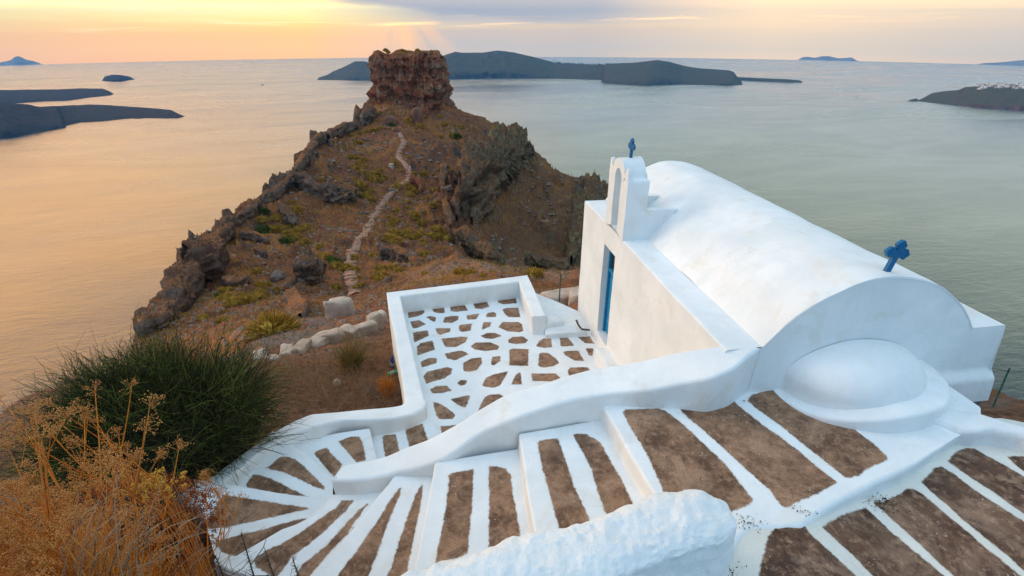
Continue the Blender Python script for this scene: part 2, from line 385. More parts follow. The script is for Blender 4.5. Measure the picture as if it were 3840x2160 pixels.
def A2(x, y): return (1280+x/2.0125, y/2.0125)
def A3(x, y): return (2560+x/2.0125, y/2.0125)
island([A1(-600,760), A1(0,765), A1(200,775), A1(290,782), A1(370,803), A1(520,800), A1(700,795), A1(900,803), A1(1100,815), A1(1220,824), A1(1310,832), A1(1350,855), A1(1395,878)],
       [A1(-600,1110), A1(0,1049), A1(80,1043), A1(200,1018), A1(330,992), A1(490,966), A1(500,948), A1(600,925), A1(780,915), A1(950,897), A1(1150,893), A1(1340,895), A1(1395,881)], 260, M_I1, .35, 240, .8, .02, 1)
island([A1(-600,680), A1(0,680), A1(260,678), A1(480,678), A1(640,672), A1(790,672), A1(830,685), A1(858,705)],
       [A1(-600,800), A1(0,790), A1(220,771), A1(400,763), A1(500,762), A1(700,735), A1(835,722), A1(858,708)], 320, M_I1, .4, 160, .7, .015, 2)
island([A1(770,608), A1(805,575), A1(860,563), A1(920,564), A1(985,577), A1(1018,599)], [A1(770,611), A1(840,616), A1(910,616), A1(990,603), A1(1018,601)], 160, M_I1, .5, 60, .6, .02, 3)
CRESTA = island([A2(-180,600), A2(-165,585), A2(-100,568), A2(0,520), A2(60,492), A2(120,462), A2(180,462), A2(260,475), A2(420,470), A2(560,448), A2(760,425), A2(868,390), A2(920,398), A2(1080,396), A2(1180,380), A2(1300,395), A2(1450,430), A2(1580,465), A2(1700,475), A2(1850,482), A2(1950,482), A2(2200,472), A2(2360,452), A2(2450,465), A2(2576,498), A3(100,515), A3(330,530), A3(370,545), A3(400,580), A3(440,615), A3(452,638)],
       [A2(-180,604), A2(0,606), A2(240,607), A2(800,597), A2(1200,592), A2(1600,592), A2(1960,602), A2(1975,625), A2(2150,640), A2(2300,646), A2(2440,642), A2(2576,635), A3(0,636), A3(200,642), A3(330,646), A3(452,641)], 520, M_I2, 1.4, 420, .75, .008, 4)
island([A3(395,578), A3(420,582), A3(600,590), A3(800,598), A3(890,608), A3(903,621)], [A3(395,604), A3(600,612), A3(800,622), A3(903,624)], 60, M_I2, .15, 60, .7, .02, 5)
CRESTB = island([A3(1695,762), A3(1720,750), A3(1755,741), A3(1775,755), A3(1800,742), A3(1860,705), A3(1950,685), A3(2040,678), A3(2080,655), A3(2160,648), A3(2260,632), A3(2400,635), A3(2576,642), A3(3000,650)],
       [A3(1695,764), A3(1740,769), A3(1780,766), A3(1900,778), A3(2100,800), A3(2300,818), A3(2450,830), A3(2576,840), A3(3000,872)], 240, M_I3, 1.0, 220, .8, .012, 6)
def far_island(top, mat, depth=300, r=10300, seed=0):
    "beyond or on the horizon: standing on the curved sea"
    top = np.asarray(top, float); xs = np.linspace(top[0, 0], top[-1, 0], 80); G = np.zeros((9, 80, 3))
    for i, x in enumerate(xs):
        q0 = ray((x, np.interp(x, top[:, 0], top[:, 1]))); h = math.hypot(q0[0], q0[1]); u = q0[:2]/h; q = q0[2]/h
        for k, f in enumerate(np.linspace(0, 1, 9)):
            rr_ = r + (f-.5)*depth*2; zb = sea_z(u[0]*rr_, u[1]*rr_)-8; zc = q*r
            G[k, i] = (u[0]*rr_, u[1]*rr_, zb + max(0, zc-zb)*math.sin(f*math.pi)**.8)
    b = MB(); b.grid(G); tag(b.build('island', mat), kind='structure')
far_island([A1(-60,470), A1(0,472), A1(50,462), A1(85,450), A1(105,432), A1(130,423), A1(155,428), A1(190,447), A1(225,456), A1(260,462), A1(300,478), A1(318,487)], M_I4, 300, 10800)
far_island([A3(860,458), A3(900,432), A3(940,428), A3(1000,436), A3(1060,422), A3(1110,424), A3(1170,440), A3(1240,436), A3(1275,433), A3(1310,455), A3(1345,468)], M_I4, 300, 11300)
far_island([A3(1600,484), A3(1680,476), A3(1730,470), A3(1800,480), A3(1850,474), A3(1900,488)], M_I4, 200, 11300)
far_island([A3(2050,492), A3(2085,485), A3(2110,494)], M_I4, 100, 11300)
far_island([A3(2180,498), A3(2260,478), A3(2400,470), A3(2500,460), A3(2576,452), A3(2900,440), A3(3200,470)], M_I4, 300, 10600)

# houses of the far villages
M_HOUSE = plain('white_village_plaster', (.70,.68,.62), (.78,.76,.72), .2, .9)
M_HWARM = plain('ochre_village_plaster', (.50,.30,.22), (.56,.42,.32), .2, .9)
def house_proto(mat):
    b = MB(); b.box((-3.2,-3,-6), (3.2,3,3)); 
    thv = np.linspace(0, math.pi, 7); G = np.stack([np.stack([np.cos(thv)*3.2, np.full(7, yy), 3+np.sin(thv)*1.5], 1) for yy in (-3, 3)], 0); b.grid(G)
    b.box((-1.0,-3.15,-.6), (-.1,-2.9,1.2)); b.box((3.2,-2,-6), (6.0,2.4,1.2))
    return b
def village(crest, x0, x1, n_, lo_k, lab, grp, seed, mats):
    rg = random.Random(seed); first = {}
    top_ = crest[-1]; xs_ = np.array([(1920 + v[0]/(v[1]*CP - v[2]*SP)*FPX) for v in top_])
    for i in range(n_):
        x = rg.uniform(x0, x1); k = int(np.argmin(abs(xs_-x))); rk = crest.shape[0]-1-int(rg.random()**1.6*lo_k); c = crest[rk, min(crest.shape[1]-1, max(0, k+rg.choice((-1, 0, 0, 1))))]; r = math.hypot(c[0], c[1]); u = c[:2]/r
        mi = rg.choices(range(len(mats)), [4]+[1]*(len(mats)-1))[0]
        if mi not in first:
            o = house_proto(mats[mi]).build('village_house', mats[mi]); first[mi] = o
        else:
            o = first[mi].copy(); COL.objects.link(o)
        s = rg.uniform(.55, 1.1)*r/3000*1.2
        o.location = (c[0]+rg.uniform(-5, 5), c[1]+rg.uniform(-3, 3), c[2]+3.2*s); o.scale = (s*rg.uniform(.8, 1.5), s, s*rg.uniform(.6, 1.0)); o.rotation_euler = (0, 0, rg.uniform(-.5, .5)-math.atan2(u[0], u[1]))
        tag(o, lab, 'house', grp)
village(CRESTA, A2(1590,0)[0], A2(2010,0)[0], 90, 3, 'tiny white house of the village along the skyline of the long blue far island', 'white village houses on the long far island', 3, [M_HOUSE])
village(CRESTB, A3(2230,0)[0], A3(2640,0)[0], 150, 8, 'tiny pale house of the village on top of the reddish headland at the right edge', 'village houses on the right headland', 4, [M_HOUSE, M_HWARM])
# two boats
def boat(p, s, label):
    c = sea_pt(p); root = empty('boat', c, .9)
    b = MB(); L = 11
    st = np.linspace(0, 1, 9); G = []
    for f in st:
        wd = 2.0*math.sin(min(1, (1-f)*1.6+.0)*math.pi/2)+.02; x = (f-.45)*L*2
        G.append([[x, -wd, 1.6+f*f*.9], [x, -wd*.8, -.4], [x, 0, -.9], [x, wd*.8, -.4], [x, wd, 1.6+f*f*.9]])
    b.grid(np.array(G)); b.grid(np.array([[g[0], g[4]] for g in G])); hull = b.build('hull', plain('boat_hull_paint', (.10,.07,.06), (.16,.12,.10), .5), root)
    b = MB(); b.box((-5,-1.3,1.5), (1.5,1.3,3.4)); b.box((-3.5,-1.2,3.4), (-.5,1.2,3.7)); b.build('cabin', M_HOUSE, root)
    b = MB(); b.tube([(2.2,0,1.5), (2.2,0,11)], [.18,.1]); b.tube([(2.2,0,9.5), (9.5,0,2.4)], .06); b.tube([(2.2,0,9.5), (-8.5,0,1.8)], .06); b.build('mast', M_BROWNP, root)
    root.scale = (s, s, s); tag(root, label, 'boat')
boat(A1(1979,642), .8, 'tiny dark sailing boat alone on the warm-tinted sea left of the rock')
boat(A3(1312,725), 1.0, 'small dark motor vessel alone on the pale grey sea at the right')

# ------------------------------------------------------------------ haze
m, n = newmat('haze_air')
n.n('ShaderNodeOutputMaterial', {'Volume': n.n('ShaderNodeVolumePrincipled', {'Color': (.06,.42,.98,1), 'Density': 8e-5, 'Anisotropy': 0.0}).outputs[0]})
b = MB(); b.box((-12500,-12500,SEA_Z-15500**2/2/RS-20), (12500,12500,420.0)); HZ = tag(b.build('haze', m), kind='stuff')
# ------------------------------------------------------------------ hillside: polar height field round the viewpoint
ctrl = []
def cp(x, y, r): q = ray(D(x, y)); ctrl.append((math.atan2(q[0], q[1]), math.log(r), q[2]/math.hypot(q[0], q[1])))
def cz(deg, r, z): ctrl.append((math.radians(deg), math.log(r), z/r))
for c_ in [(1000,1000,7.4),(900,960,8.2),(760,960,8.8),(700,900,11),(850,800,19),(640,870,13.5),(600,830,22),(760,830,17.5),(900,760,34),(1000,720,30),(890,735,56),(880,785,27),
           (885,620,76),(930,560,88),(1000,470,106),(1020,400,120),(1010,345,130),(1050,300,146),(940,270,152),(790,350,126),(740,430,110),(660,500,98),(560,550,88),(470,620,78),(440,700,66),(340,820,50),
           (620,700,62),(700,620,78),(760,520,95),(850,440,110),(850,350,134),(620,780,44),(480,760,55),(560,620,80),(720,720,56),(800,650,72),(800,720,58),
           (1100,450,113),(1100,560,92),(1100,640,74),(1150,380,132),(1200,340,147),(1310,325,156),(1335,380,142),(1330,410,134),(1420,430,142),(1520,460,136),(1450,520,120),(1350,560,108),(1300,640,92),(1420,650,90),(1200,560,94),(1190,480,106),(1260,470,116),(1130,260,158),(1220,298,153),(1270,311,155),
           (1070,665,42),(1200,657,45),(1440,690,44),(1200,690,31),(1440,760,18.5),(1400,800,13.5),(1060,700,37),(1440,722,30),(1230,720,24)]: cp(*c_)
for c_ in [(-75,2.2,-2.6),(-60,2.2,-2.7),(-52,2.9,-3.3),(-60,3.4,-3.35),(-42,2.6,-4.3),(-40,2.2,-4.6),(0,2.0,-4.9),(40,2.0,-4.6),(75,2.2,-3.9),(-62,5.2,-4.25),(-48,3.9,-4.5),(-35,3.9,-5.1),(-18,3.9,-5.5),(-42,5.2,-4.95),(-30,6.5,-5.3),(-52,6,-4.65),(-50,8.6,-4.75),(-43,9.5,-5.1),(-35,11,-6.6),(-47,7.5,-4.8),(-20,6.5,-5.8),
           (0,8,-5.9),(10,9,-5.9),(-8,9.5,-6.0),(2,12.5,-6.6),(-10,12,-7.2),(50.2,7.4,-4.12),(50.2,9,-4.62),(48.7,10,-4.95),(53,9,-4.5),(30,4,-4.4),(50,4,-4.0),(30,8,-5.7),(20,11,-6.2),(62,6,-3.9),(42,10,-6),(50,5.6,-4.0),
           (8,56,-28.5),(2,60,-30),(14,60,-30),(-40,18,-11.5),(12,16,-7.6),(16,22,-9.2)]: cz(*c_)
ctrl = np.array(ctrl); CXY = ctrl[:, :2]*np.array([2.2, 1.0])
def tps(a, b): d = np.linalg.norm(a[:, None]-b[None], axis=2); return d*d*np.log(d+1e-9)
nC = len(ctrl); A_ = np.zeros((nC+3, nC+3)); A_[:nC, :nC] = tps(CXY, CXY)+np.eye(nC)*.0025; A_[:nC, nC] = 1; A_[:nC, nC+1:] = CXY; A_[nC:, :nC] = A_[:nC, nC:].T
WT = np.linalg.solve(A_, np.r_[ctrl[:, 2], 0, 0, 0])
def gq(th, r):
    q = np.stack([np.asarray(th)*2.2, np.log(r)], -1).reshape(-1, 2); out = np.empty(len(q))
    for i in range(0, len(q), 20000): s = q[i:i+20000]; out[i:i+20000] = tps(s, CXY)@WT[:nC]+WT[nC]+s@WT[nC+1:]
    return out.reshape(np.shape(th))
edge = []
for x, y, r in [(-500,1100,7.5),(-200,1030,8.5),(0,985,9.8),(120,975,11),(210,940,16),(300,868,32),(335,822,50),(440,705,66),(470,620,78),(560,550,88),(660,500,98),(735,432,110),(790,350,126),(860,310,140),(930,262,152),(1040,250,165),(1130,255,160),(1180,290,155),(1250,312,154),(1312,318,154),(1336,380,146),(1420,430,143),(1500,455,138),(1535,470,132),(1700,600,70),(1900,800,22),(2200,900,13),(2476,962,10),(2576,972,9),(2900,1010,8)]:
    q = ray(D(x, y)); edge.append((math.atan2(q[0], q[1]), r))
edge = np.array(edge)
NTH, NR = 900, 520
TH = np.radians(np.linspace(-66, 64, NTH)); RR = np.geomspace(2.2, 158, NR)
th, r = np.meshgrid(TH, RR); er = np.interp(TH, edge[:, 0], edge[:, 1])
er = er*(1+.03*fbm(np.stack([TH*30, TH*0, TH*0], -1), 1., 3, 3))
rc = np.minimum(r, er[None]); z = gq(th, rc)*rc
P0 = np.stack([np.sin(th)*rc, np.cos(th)*rc, z], -1)
# crags: dark faces and ledges away from the camera, soft hummocks on the slopes
far = np.clip((rc-20)/40, 0, 1)
sc0 = .085
rk = ridged(P0*np.array([1, 1, 1.6]), sc0, 5, 2, .55); hm = fbm(P0, .22, 5, 11); cl = fbm(P0, .035, 3, 21)
right = np.clip((th-math.radians(0))/math.radians(5), 0, 1)
crag = np.clip((rk-.52+cl*.35+.10*right)*5, 0, 1)*far
FW = P0[..., 1]*CP - P0[..., 2]*SP; SX = (1920+P0[..., 0]/FW*FPX)*K; SY = (1080-(P0[..., 1]*SP+P0[..., 2]*CP)/FW*FPX)*K
def blobs(L):
    o = np.zeros_like(SX)
    for x, y, a, b_, w_ in L: o = np.maximum(o, w_*np.exp(-(((SX-x)/a)**2+((SY-y)/b_)**2)))
    return o
wobn = fbm(P0, .16, 4, 15)
rockm = np.clip((blobs([(485,690,34,85,1.1),(520,618,42,24,1),(560,556,22,22,1),(770,462,62,28,1),(868,470,44,22,.9),(762,672,30,34,1.1),(735,735,26,34,.9),(690,492,25,14,.9),(745,428,24,16,1),(800,345,25,30,.9),(1220,430,62,50,1.1),(1290,365,52,44,1.2),(1180,505,52,50,1.1),(1160,600,40,62,.9),(1250,625,50,38,.9),(1452,560,70,50,.8),(1500,480,34,24,1.1),(1490,650,50,34,1),(640,575,34,20,.8),(385,815,44,26,1.1),(425,770,40,30,.8),(975,628,34,22,.9),(1040,440,12,30,.6),(900,300,30,25,.6),(560,690,30,20,.55)])*1.25 + wobn*1.25-.34)*2.6, 0, 1)*np.clip((rc-26)/15, 0, 1)
palem = np.clip((blobs([(1200,672,150,17,1.2),(1400,694,70,16,1.1),(1080,690,60,22,1),(880,760,30,16,.7)])+wobn*.7-.3)*2.2, 0, 1)*np.clip((rc-16)/6, 0, 1)
greym = np.clip((blobs([(690,845,100,22,1.2),(800,805,60,22,1.1),(860,760,22,30,.8),(930,975,60,30,.9),(1400,745,70,16,1),(1090,722,70,10,.7),(2500,1015,60,20,.8)])+wobn*.6-.35)*2.2, 0, 1)
rk2 = ridged(P0*np.array([1, 1, 1.3]), .16, 5, 17, .6)
z = z + rockm*((rk2-.5)*5.2+1.2)*np.clip(rc/110, .25, 1.15)
z = z + crag*.7*(1.5+1.2*right)*np.clip(rc/100, .3, 1.2) + hm*(.10+1.15*far) + fbm(P0, 1.1, 4, 31)*(.05+.25*far) + fbm(P0, 4.0, 3, 41)*(.035)
z -= .55*far*np.clip(ridged(P0, .3, 3, 51)-.55, 0, 1)*2
# beyond the edge the ground breaks off towards the sea
over = np.maximum(r-er[None], 0)
z = z - over*2.2
G = np.stack([np.sin(th)*r, np.cos(th)*r, z], -1)
# last rings: plunge to the water
pl = []
for k in range(1, 16):
    f = k/15; g = G[-1].copy(); rr_ = 158+f*150; g[:, 0] = np.sin(TH)*rr_; g[:, 1] = np.cos(TH)*rr_; g[:, 2] = G[-1, :, 2]*(1-f)+(SEA_Z-3)*f
    g[:, 2] += fbm(g, .03, 4, 61)*12*math.sin(f*math.pi); pl.append(g)
G2 = np.concatenate([G, np.array(pl)], 0)
HG = (TH, RR, G)
def gz(x, y):
    t_ = math.atan2(x, y); r_ = math.hypot(x, y); i = np.interp(t_, TH, np.arange(NTH)); j = np.interp(math.log(r_), np.log(RR), np.arange(NR))
    i0, j0 = int(i), int(j); i1, j1 = min(i0+1, NTH-1), min(j0+1, NR-1); a, b_ = i-i0, j-j0
    Zg = G[..., 2]; return (Zg[j0, i0]*(1-a)+Zg[j0, i1]*a)*(1-b_)+(Zg[j1, i0]*(1-a)+Zg[j1, i1]*a)*b_
def rock_material(name, soil=((.34,.130,.055), (.155,.058,.030)), rock=((.16,.13,.105), (.040,.032,.028)), lichen=(.20,.19,.095), red=(.26,.085,.045), strata=False, scale=1.0):
    m, n = newmat(name); g = n.n('ShaderNodeNewGeometry'); pos = g.outputs['Position']
    dist = n.n('ShaderNodeVectorMath', {0: pos}, operation='LENGTH').outputs['Value']
    nz = n.n('ShaderNodeSeparateXYZ', {0: g.outputs['Normal']}).outputs[2]
    sp = n.n('ShaderNodeSeparateXYZ', {0: pos})
    a = n.noise(pos, .12*scale, 6, .65); b_ = n.noise(pos, .9*scale, 6, .7); c = n.noise(pos, 6*scale, 5, .75); d = n.noise(pos, .035*scale, 3, .5)
    so = n.mix(n.rng(b_, .35, .62), soil[0], soil[1])
    so = n.mix(n.m('MULTIPLY', n.rng(a, .50, .62), .65), so, (.50,.185,.048))             # dry orange scrub
    so = n.mix(n.m('MULTIPLY', n.rng(c, .56, .68), .8), so, (.38,.27,.19))                   # pale grit
    so = n.mix(n.m('MULTIPLY', n.rng(c, .48, .38), .85), so, (.050,.030,.022))
    so = n.mix(n.m('MULTIPLY', n.rng(n.noise(pos, .35*scale, 6, .75), .52, .62), .6), so, (.13,.068,.042))
    ro = n.mix(n.rng(b_, .36, .6), rock[1], rock[0])
    ro = n.mix(n.m('MULTIPLY', n.rng(d, .5, .62), .6), ro, red)
    rightm = n.rng(n.m('DIVIDE', sp.outputs[0], sp.outputs[1]), -.12, .0)
    li = n.m('MULTIPLY', n.m('MULTIPLY', n.rng(n.noise(pos, .55*scale, 5, .7), .45, .58), .85), rightm if not strata else .35)
    ro = n.mix(li, ro, lichen)
    so = n.mix(n.m('MULTIPLY', rightm, n.m('MULTIPLY', n.rng(dist, 60, 85), .6)), so, (.15,.09,.050))
    if strata:
        st = n.noise(n.n('ShaderNodeVectorMath', {0: pos, 1: (.12, .12, .55)}, operation='MULTIPLY').outputs[0], 1.0, 4, .6)
        ro = n.mix(n.m('MULTIPLY', n.rng(st, .44, .56), .75), ro, (.36,.10,.05))
        fl = n.noise(n.n('ShaderNodeVectorMath', {0: pos, 1: (.9, .9, .12)}, operation='MULTIPLY').outputs[0], 1.0, 5, .65)
        ro = n.mix(n.m('MULTIPLY', n.rng(fl, .54, .64), .6), ro, (.50,.40,.23))
    if not strata:
        at_ = lambda nm_: n.n('ShaderNodeAttribute', attribute_name=nm_).outputs['Fac']
        so = n.mix(n.m('MULTIPLY', at_('pale'), n.rng(b_, .34, .56)), so, (.36,.185,.115))
        so = n.mix(n.m('MULTIPLY', at_('grey'), n.rng(b_, .34, .56)), so, (.155,.115,.105))
        rock_f = n.m('MULTIPLY', at_('rock'), n.rng(n.noise(pos, .5, 4, .7), .42, .56))
    near = n.m('MULTIPLY', n.rng(dist, 16, 7), .72)
    so = n.mix(near, so, n.mix(n.rng(c, .42, .6), (.050,.032,.024), (.17,.10,.062)))
    so = n.mix(n.m('MULTIPLY', n.rng(n.noise(pos, 38, 3, .8), .66, .72), n.rng(dist, 20, 10)), so, (.42,.36,.30))
    steep = n.rng(n.m('ADD', nz, n.m('MULTIPLY', n.m('SUBTRACT', b_, .5), .35)), .66, .54)
    if not strata: steep = n.m('MAXIMUM', steep, rock_f)
    col = n.mix(steep, so, ro)
    h = n.m('ADD', n.m('MULTIPLY', b_, 1.0), n.m('MULTIPLY', c, .35))
    bd = n.rng(dist, 8, 60, .05, .8)
    fin(n, col, .95, n.n('ShaderNodeBump', {'Strength': .9, 'Distance': bd, 'Height': h}).outputs[0], .1)
    return m
M_GROUND = rock_material('dry_hillside')
M_BUTTE = rock_material('red_rock_tower', rock=((.38,.22,.15), (.060,.034,.028)), red=(.36,.085,.045), strata=True)
pad = lambda a: np.concatenate([a, np.ones((15, NTH))*(1 if a is rockm else 0)], 0)
hill_attr = {'rock': pad(rockm), 'pale': pad(palem), 'grey': pad(greym)}
hill = tag(mk('hillside', G2.reshape(-1, 3), gridF(*G2.shape[:2]), M_GROUND, None, hill_attr), kind='structure')
# tag(b.build('hillside', M_GROUND), kind='structure')

# ------------------------------------------------------------------ the rock tower
C0 = at_r(D(1038, 300), 164.0); cx, cy = C0[0], C0[1]
def sil(pts, side): return np.array([[at_r(D(x, y), 164.0)[2], abs(at_r(D(x, y), 164.0)[0]-cx)] for x, y in pts])
Ls = sil([(946,136),(943,146),(943,165),(945,195),(938,205),(934,225),(938,245),(934,262),(925,285),(915,310),(905,335)], -1)
Rs = sil([(1108,138),(1118,148),(1119,170),(1122,195),(1131,205),(1133,222),(1125,240),(1127,258),(1135,275),(1150,300),(1165,330)], 1)
NZ, NP = 150, 420
zt = at_r(D(1040, 136), 158.0)[2]; zb = -40.
zz = np.linspace(zt, zb, NZ); ph = np.arange(NP)*2*math.pi/NP
lw_ = np.interp(zz, Ls[::-1, 0], Ls[::-1, 1]); rw_ = np.interp(zz, Rs[::-1, 0], Rs[::-1, 1])
Gt = np.zeros((NZ, NP, 3))
cosp = np.cos(ph)[None]; sinp = np.sin(ph)[None]
wx = np.where(cosp > 0, rw_[:, None], lw_[:, None]); wy = (lw_+rw_)[:, None]/2*.92
sq = (np.abs(cosp)**4.5+np.abs(sinp)**4.5)**(-1/4.5)
Gt[..., 0] = cx + wx*cosp*sq; Gt[..., 1] = cy + wy*sinp*sq; Gt[..., 2] = zz[:, None]
out = np.stack([cosp*sq+0*Gt[..., 2], sinp*sq+0*Gt[..., 2]], -1)
nf = ridged(Gt*np.array([1, 1, .22]), .20, 5, 71, .6)-.5; ns = fbm(Gt*np.array([.2, .2, 2.2]), .28, 4, 72); nd = fbm(Gt, .45, 5, 73, .6); nb = ridged(Gt*np.array([1, 1, .7]), .42, 4, 74, .6)-.5
lay = np.interp(zz, [-30, -24, -20.5, -19.5, -15, -14, -9, zt], [-.2, -.3, .1, .75, .55, -.15, .15, .2])[:, None]
fade = np.clip((zt-zz)/1.2, .2, 1)[:, None]
disp = (nf*4.2 + ns*.25 + nd*1.5 + nb*1.7 + lay*.45)*fade-.25
# buttress towards the camera, under the right-hand overhang
front = np.clip(-sinp, 0, 1)
disp += 2.4*np.clip((-16-zz)/8, 0, 1)[:, None]*front**3*np.exp(-((cosp-.05)/.35)**2)
Gt[..., 0] += out[..., 0]*disp; Gt[..., 1] += out[..., 1]*disp
topw = np.exp(-(zt-zz)/2.2)[:, None]; q_ = Gt.copy(); q_[..., 2] = 0; Gt[..., 2] += topw*(fbm(q_, .16, 4, 76)*2.2-.2)
rings = []
ring = Gt[0].copy()
for k in range(1, 14):
    f = 1-k/13; rg = ring.copy(); rg[:, 0] = cx+(ring[:, 0]-cx)*f; rg[:, 1] = cy+(ring[:, 1]-cy)*f
    q3 = rg.copy(); q3[:, 2] = 0; rg[:, 2] = zt + (fbm(q3, .16, 4, 76)*2.2-.2) + .35*math.sin((1-f)*math.pi/2) + fbm(q3, .7, 3, 75)*.45*min(1, (1-f)*6); rings.append(rg)
b = MB(); b.grid(np.concatenate([np.array(rings[::-1]), Gt], 0), closed=True, flip=True); butte = tag(b.build('rock_tower', M_BUTTE), kind='structure')

# ------------------------------------------------------------------ crag bands standing out of the slopes
M_CRAG = rock_material('lichened_crag', soil=((.26,.15,.085), (.14,.08,.045)), rock=((.27,.195,.13), (.040,.029,.022)), lichen=(.27,.23,.12), red=(.19,.09,.055))
M_CRAGD = rock_material('dark_lava_crag', soil=((.34,.15,.075), (.18,.085,.045)), rock=((.28,.20,.155), (.050,.036,.030)), lichen=(.22,.20,.13), red=(.14,.075,.055))
def hit(p, lo=3., hi=157.):
    q = ray(p); h = math.hypot(q[0], q[1]); u = q/h; t_ = math.atan2(q[0], q[1])
    col = G[:, min(NTH-1, max(0, int(round(np.interp(t_, TH, np.arange(NTH)))))), 2]; f = col-u[2]*RR
    idx = np.where((f > 0) & (RR > lo) & (RR < hi))[0]
    if not len(idx): return None
    i = idx[0]
    if i == 0: r_ = RR[0]
    else: a = f[i-1]/(f[i-1]-f[i]+1e-9); r_ = RR[i-1]+(RR[i]-RR[i-1])*max(0, min(1, a))
    return np.array([u[0]*r_, u[1]*r_, u[2]*r_])
def crag_wall(pts, mat, seed, n=None, amp=1.0, thick=.5):
    C = []; H = []
    for x, yt, yb in pts:
        q = hit(D(x, yb), 14)
        if q is None: q = at_r(D(x, yb), float(np.interp(x, [300, 470, 560, 740, 940, 1335, 1530], [40, 74, 86, 108, 150, 140, 132])))
        r_ = math.hypot(q[0], q[1]); t_ = at_r(D(x, yt), r_); C.append([*t_, t_[2]-q[2]])
    C = np.array(C); Lc = np.linalg.norm(np.diff(C[:, :3], axis=0), axis=1).sum(); n = n or int(min(260, 70+Lc*3.0)); C = resample(C, n); C = smooth(C, 5); hv0 = C[:, 3]; C = C[:, :3]
    tgc = np.gradient(C[:, :2], axis=0); tgc /= np.linalg.norm(tgc, axis=1)[:, None]+1e-9; sdc = np.stack([tgc[:, 1], -tgc[:, 0]], 1)
    m_ = 72; rows = []; u_ = np.linspace(0, 1, n); taper = np.clip(np.sin(u_*math.pi)*4, 0.05, 1)**.6
    hv = hv0*1.35*(.95+.15*fbm(C, .15, 3, seed+7)); wid = np.clip(hv*thick*.5, .5, 3.4)
    top = C[:, 2]-(1-taper)*hv*.5+hv0*.16*fbm(C, .4, 3, seed+8); mid = top-hv*.5
    for a in np.arange(m_)*2*math.pi/m_:
        c_, s_ = math.cos(a), math.sin(a); q = (abs(c_)**3.4+abs(s_)**3.4)**(-1/3.4)
        rows.append(np.concatenate([C[:, :2]+sdc*(wid*taper*c_*q*(1.0+.22*s_))[:, None], (mid+hv*.5*s_*q)[:, None]], 1))
    Gc = np.array(rows).transpose(1, 0, 2); ctr = np.concatenate([C[:, :2], mid[:, None]], 1)[:, None]; dr = Gc-ctr; dr /= np.linalg.norm(dr, axis=2)[..., None]+1e-6
    hs = np.clip(hv0/6, .25, 1.3)[:, None]
    dsp = (ridged(Gc*np.array([1, 1, 1.2]), .20, 5, seed, .60)-.5)*2.3 + fbm(Gc*np.array([.5, .5, 3.0]), .30, 4, seed+3)*1.5 + (ridged(Gc, .75, 4, seed+5, .6)-.5)*1.7
    Gc = Gc+dr*(dsp*amp*hs)[..., None]*taper[:, None, None]
    b = MB(); b.grid(Gc, closed=True); tag(b.build('crag', mat), kind='structure')
crag_wall([(1352,378,396),(1330,346,395),(1300,332,405),(1262,342,432),(1225,358,462),(1190,385,490),(1165,430,520),(1150,480,540),(1148,520,560)], M_CRAG, 701, 260, 1.25)
crag_wall([(1330,392,412),(1290,398,430),(1250,430,470),(1215,470,530),(1185,515,570)], M_CRAG, 706, 200, 1.0)
crag_wall([(1120,400,432),(1112,450,480),(1118,500,530),(1132,545,575)], M_CRAG, 741, 140, .9)
crag_wall([(1135,555,592),(1165,575,622),(1200,600,650),(1235,628,662),(1270,650,668)], M_CRAG, 711, 200, 1.0)
crag_wall([(1540,462,490),(1505,466,525),(1475,500,590),(1455,550,630),(1440,610,668)], M_CRAG, 721, 200, 1.1)
crag_wall([(1320,628,655),(1370,640,668),(1430,648,680)], M_CRAG, 731, 120, .8)
crag_wall([(590,545,560),(566,545,578),(548,560,600),(540,580,605)], M_CRAGD, 751, 120, .9)
crag_wall([(552,612,645),(520,608,690),(490,608,712),(472,622,712),(463,650,720)], M_CRAGD, 755, 170, 1.0)
crag_wall([(462,688,740),(448,710,765),(438,735,790)], M_CRAGD, 758, 120, .9)
crag_wall([(430,770,800),(395,792,825),(365,806,838),(338,818,850)], M_CRAGD, 761, 120, .8)
crag_wall([(728,428,452),(752,432,472),(790,450,492),(830,458,506),(862,460,506),(895,468,496)], M_CRAGD, 771, 200, 1.0)
crag_wall([(700,500,525),(720,520,560),(740,545,575)], M_CRAGD, 774, 100, .8)
crag_wall([(648,490,508),(672,482,505),(705,480,498)], M_CRAGD, 781, 100, .8)
crag_wall([(738,648,700),(764,645,712),(800,655,705)], M_CRAGD, 791, 120, .8)
crag_wall([(600,578,598),(640,582,604),(675,596,615)], M_CRAGD, 801, 90, .7)
crag_wall([(728,722,755),(745,755,785),(750,775,800)], M_CRAGD, 811, 90, .7)
crag_wall([(785,348,372),(798,336,362),(822,328,348)], M_CRAGD, 821, 90, .9)
crag_wall([(940,262,290),(922,272,305),(905,290,318)], M_CRAGD, 831, 90, .9)
crag_wall([(950,625,652),(985,612,655),(1022,628,662)], M_CRAGD, 841, 90, .8)
crag_wall([(1030,440,462),(1048,446,474),(1062,462,486)], M_BUTTE, 851, 90, .8)
crag_wall([(560,690,712),(590,700,722),(620,690,708)], M_CRAGD, 871, 70, .6)
crag_wall([(640,620,640),(668,632,650)], M_CRAGD, 881, 60, .6)

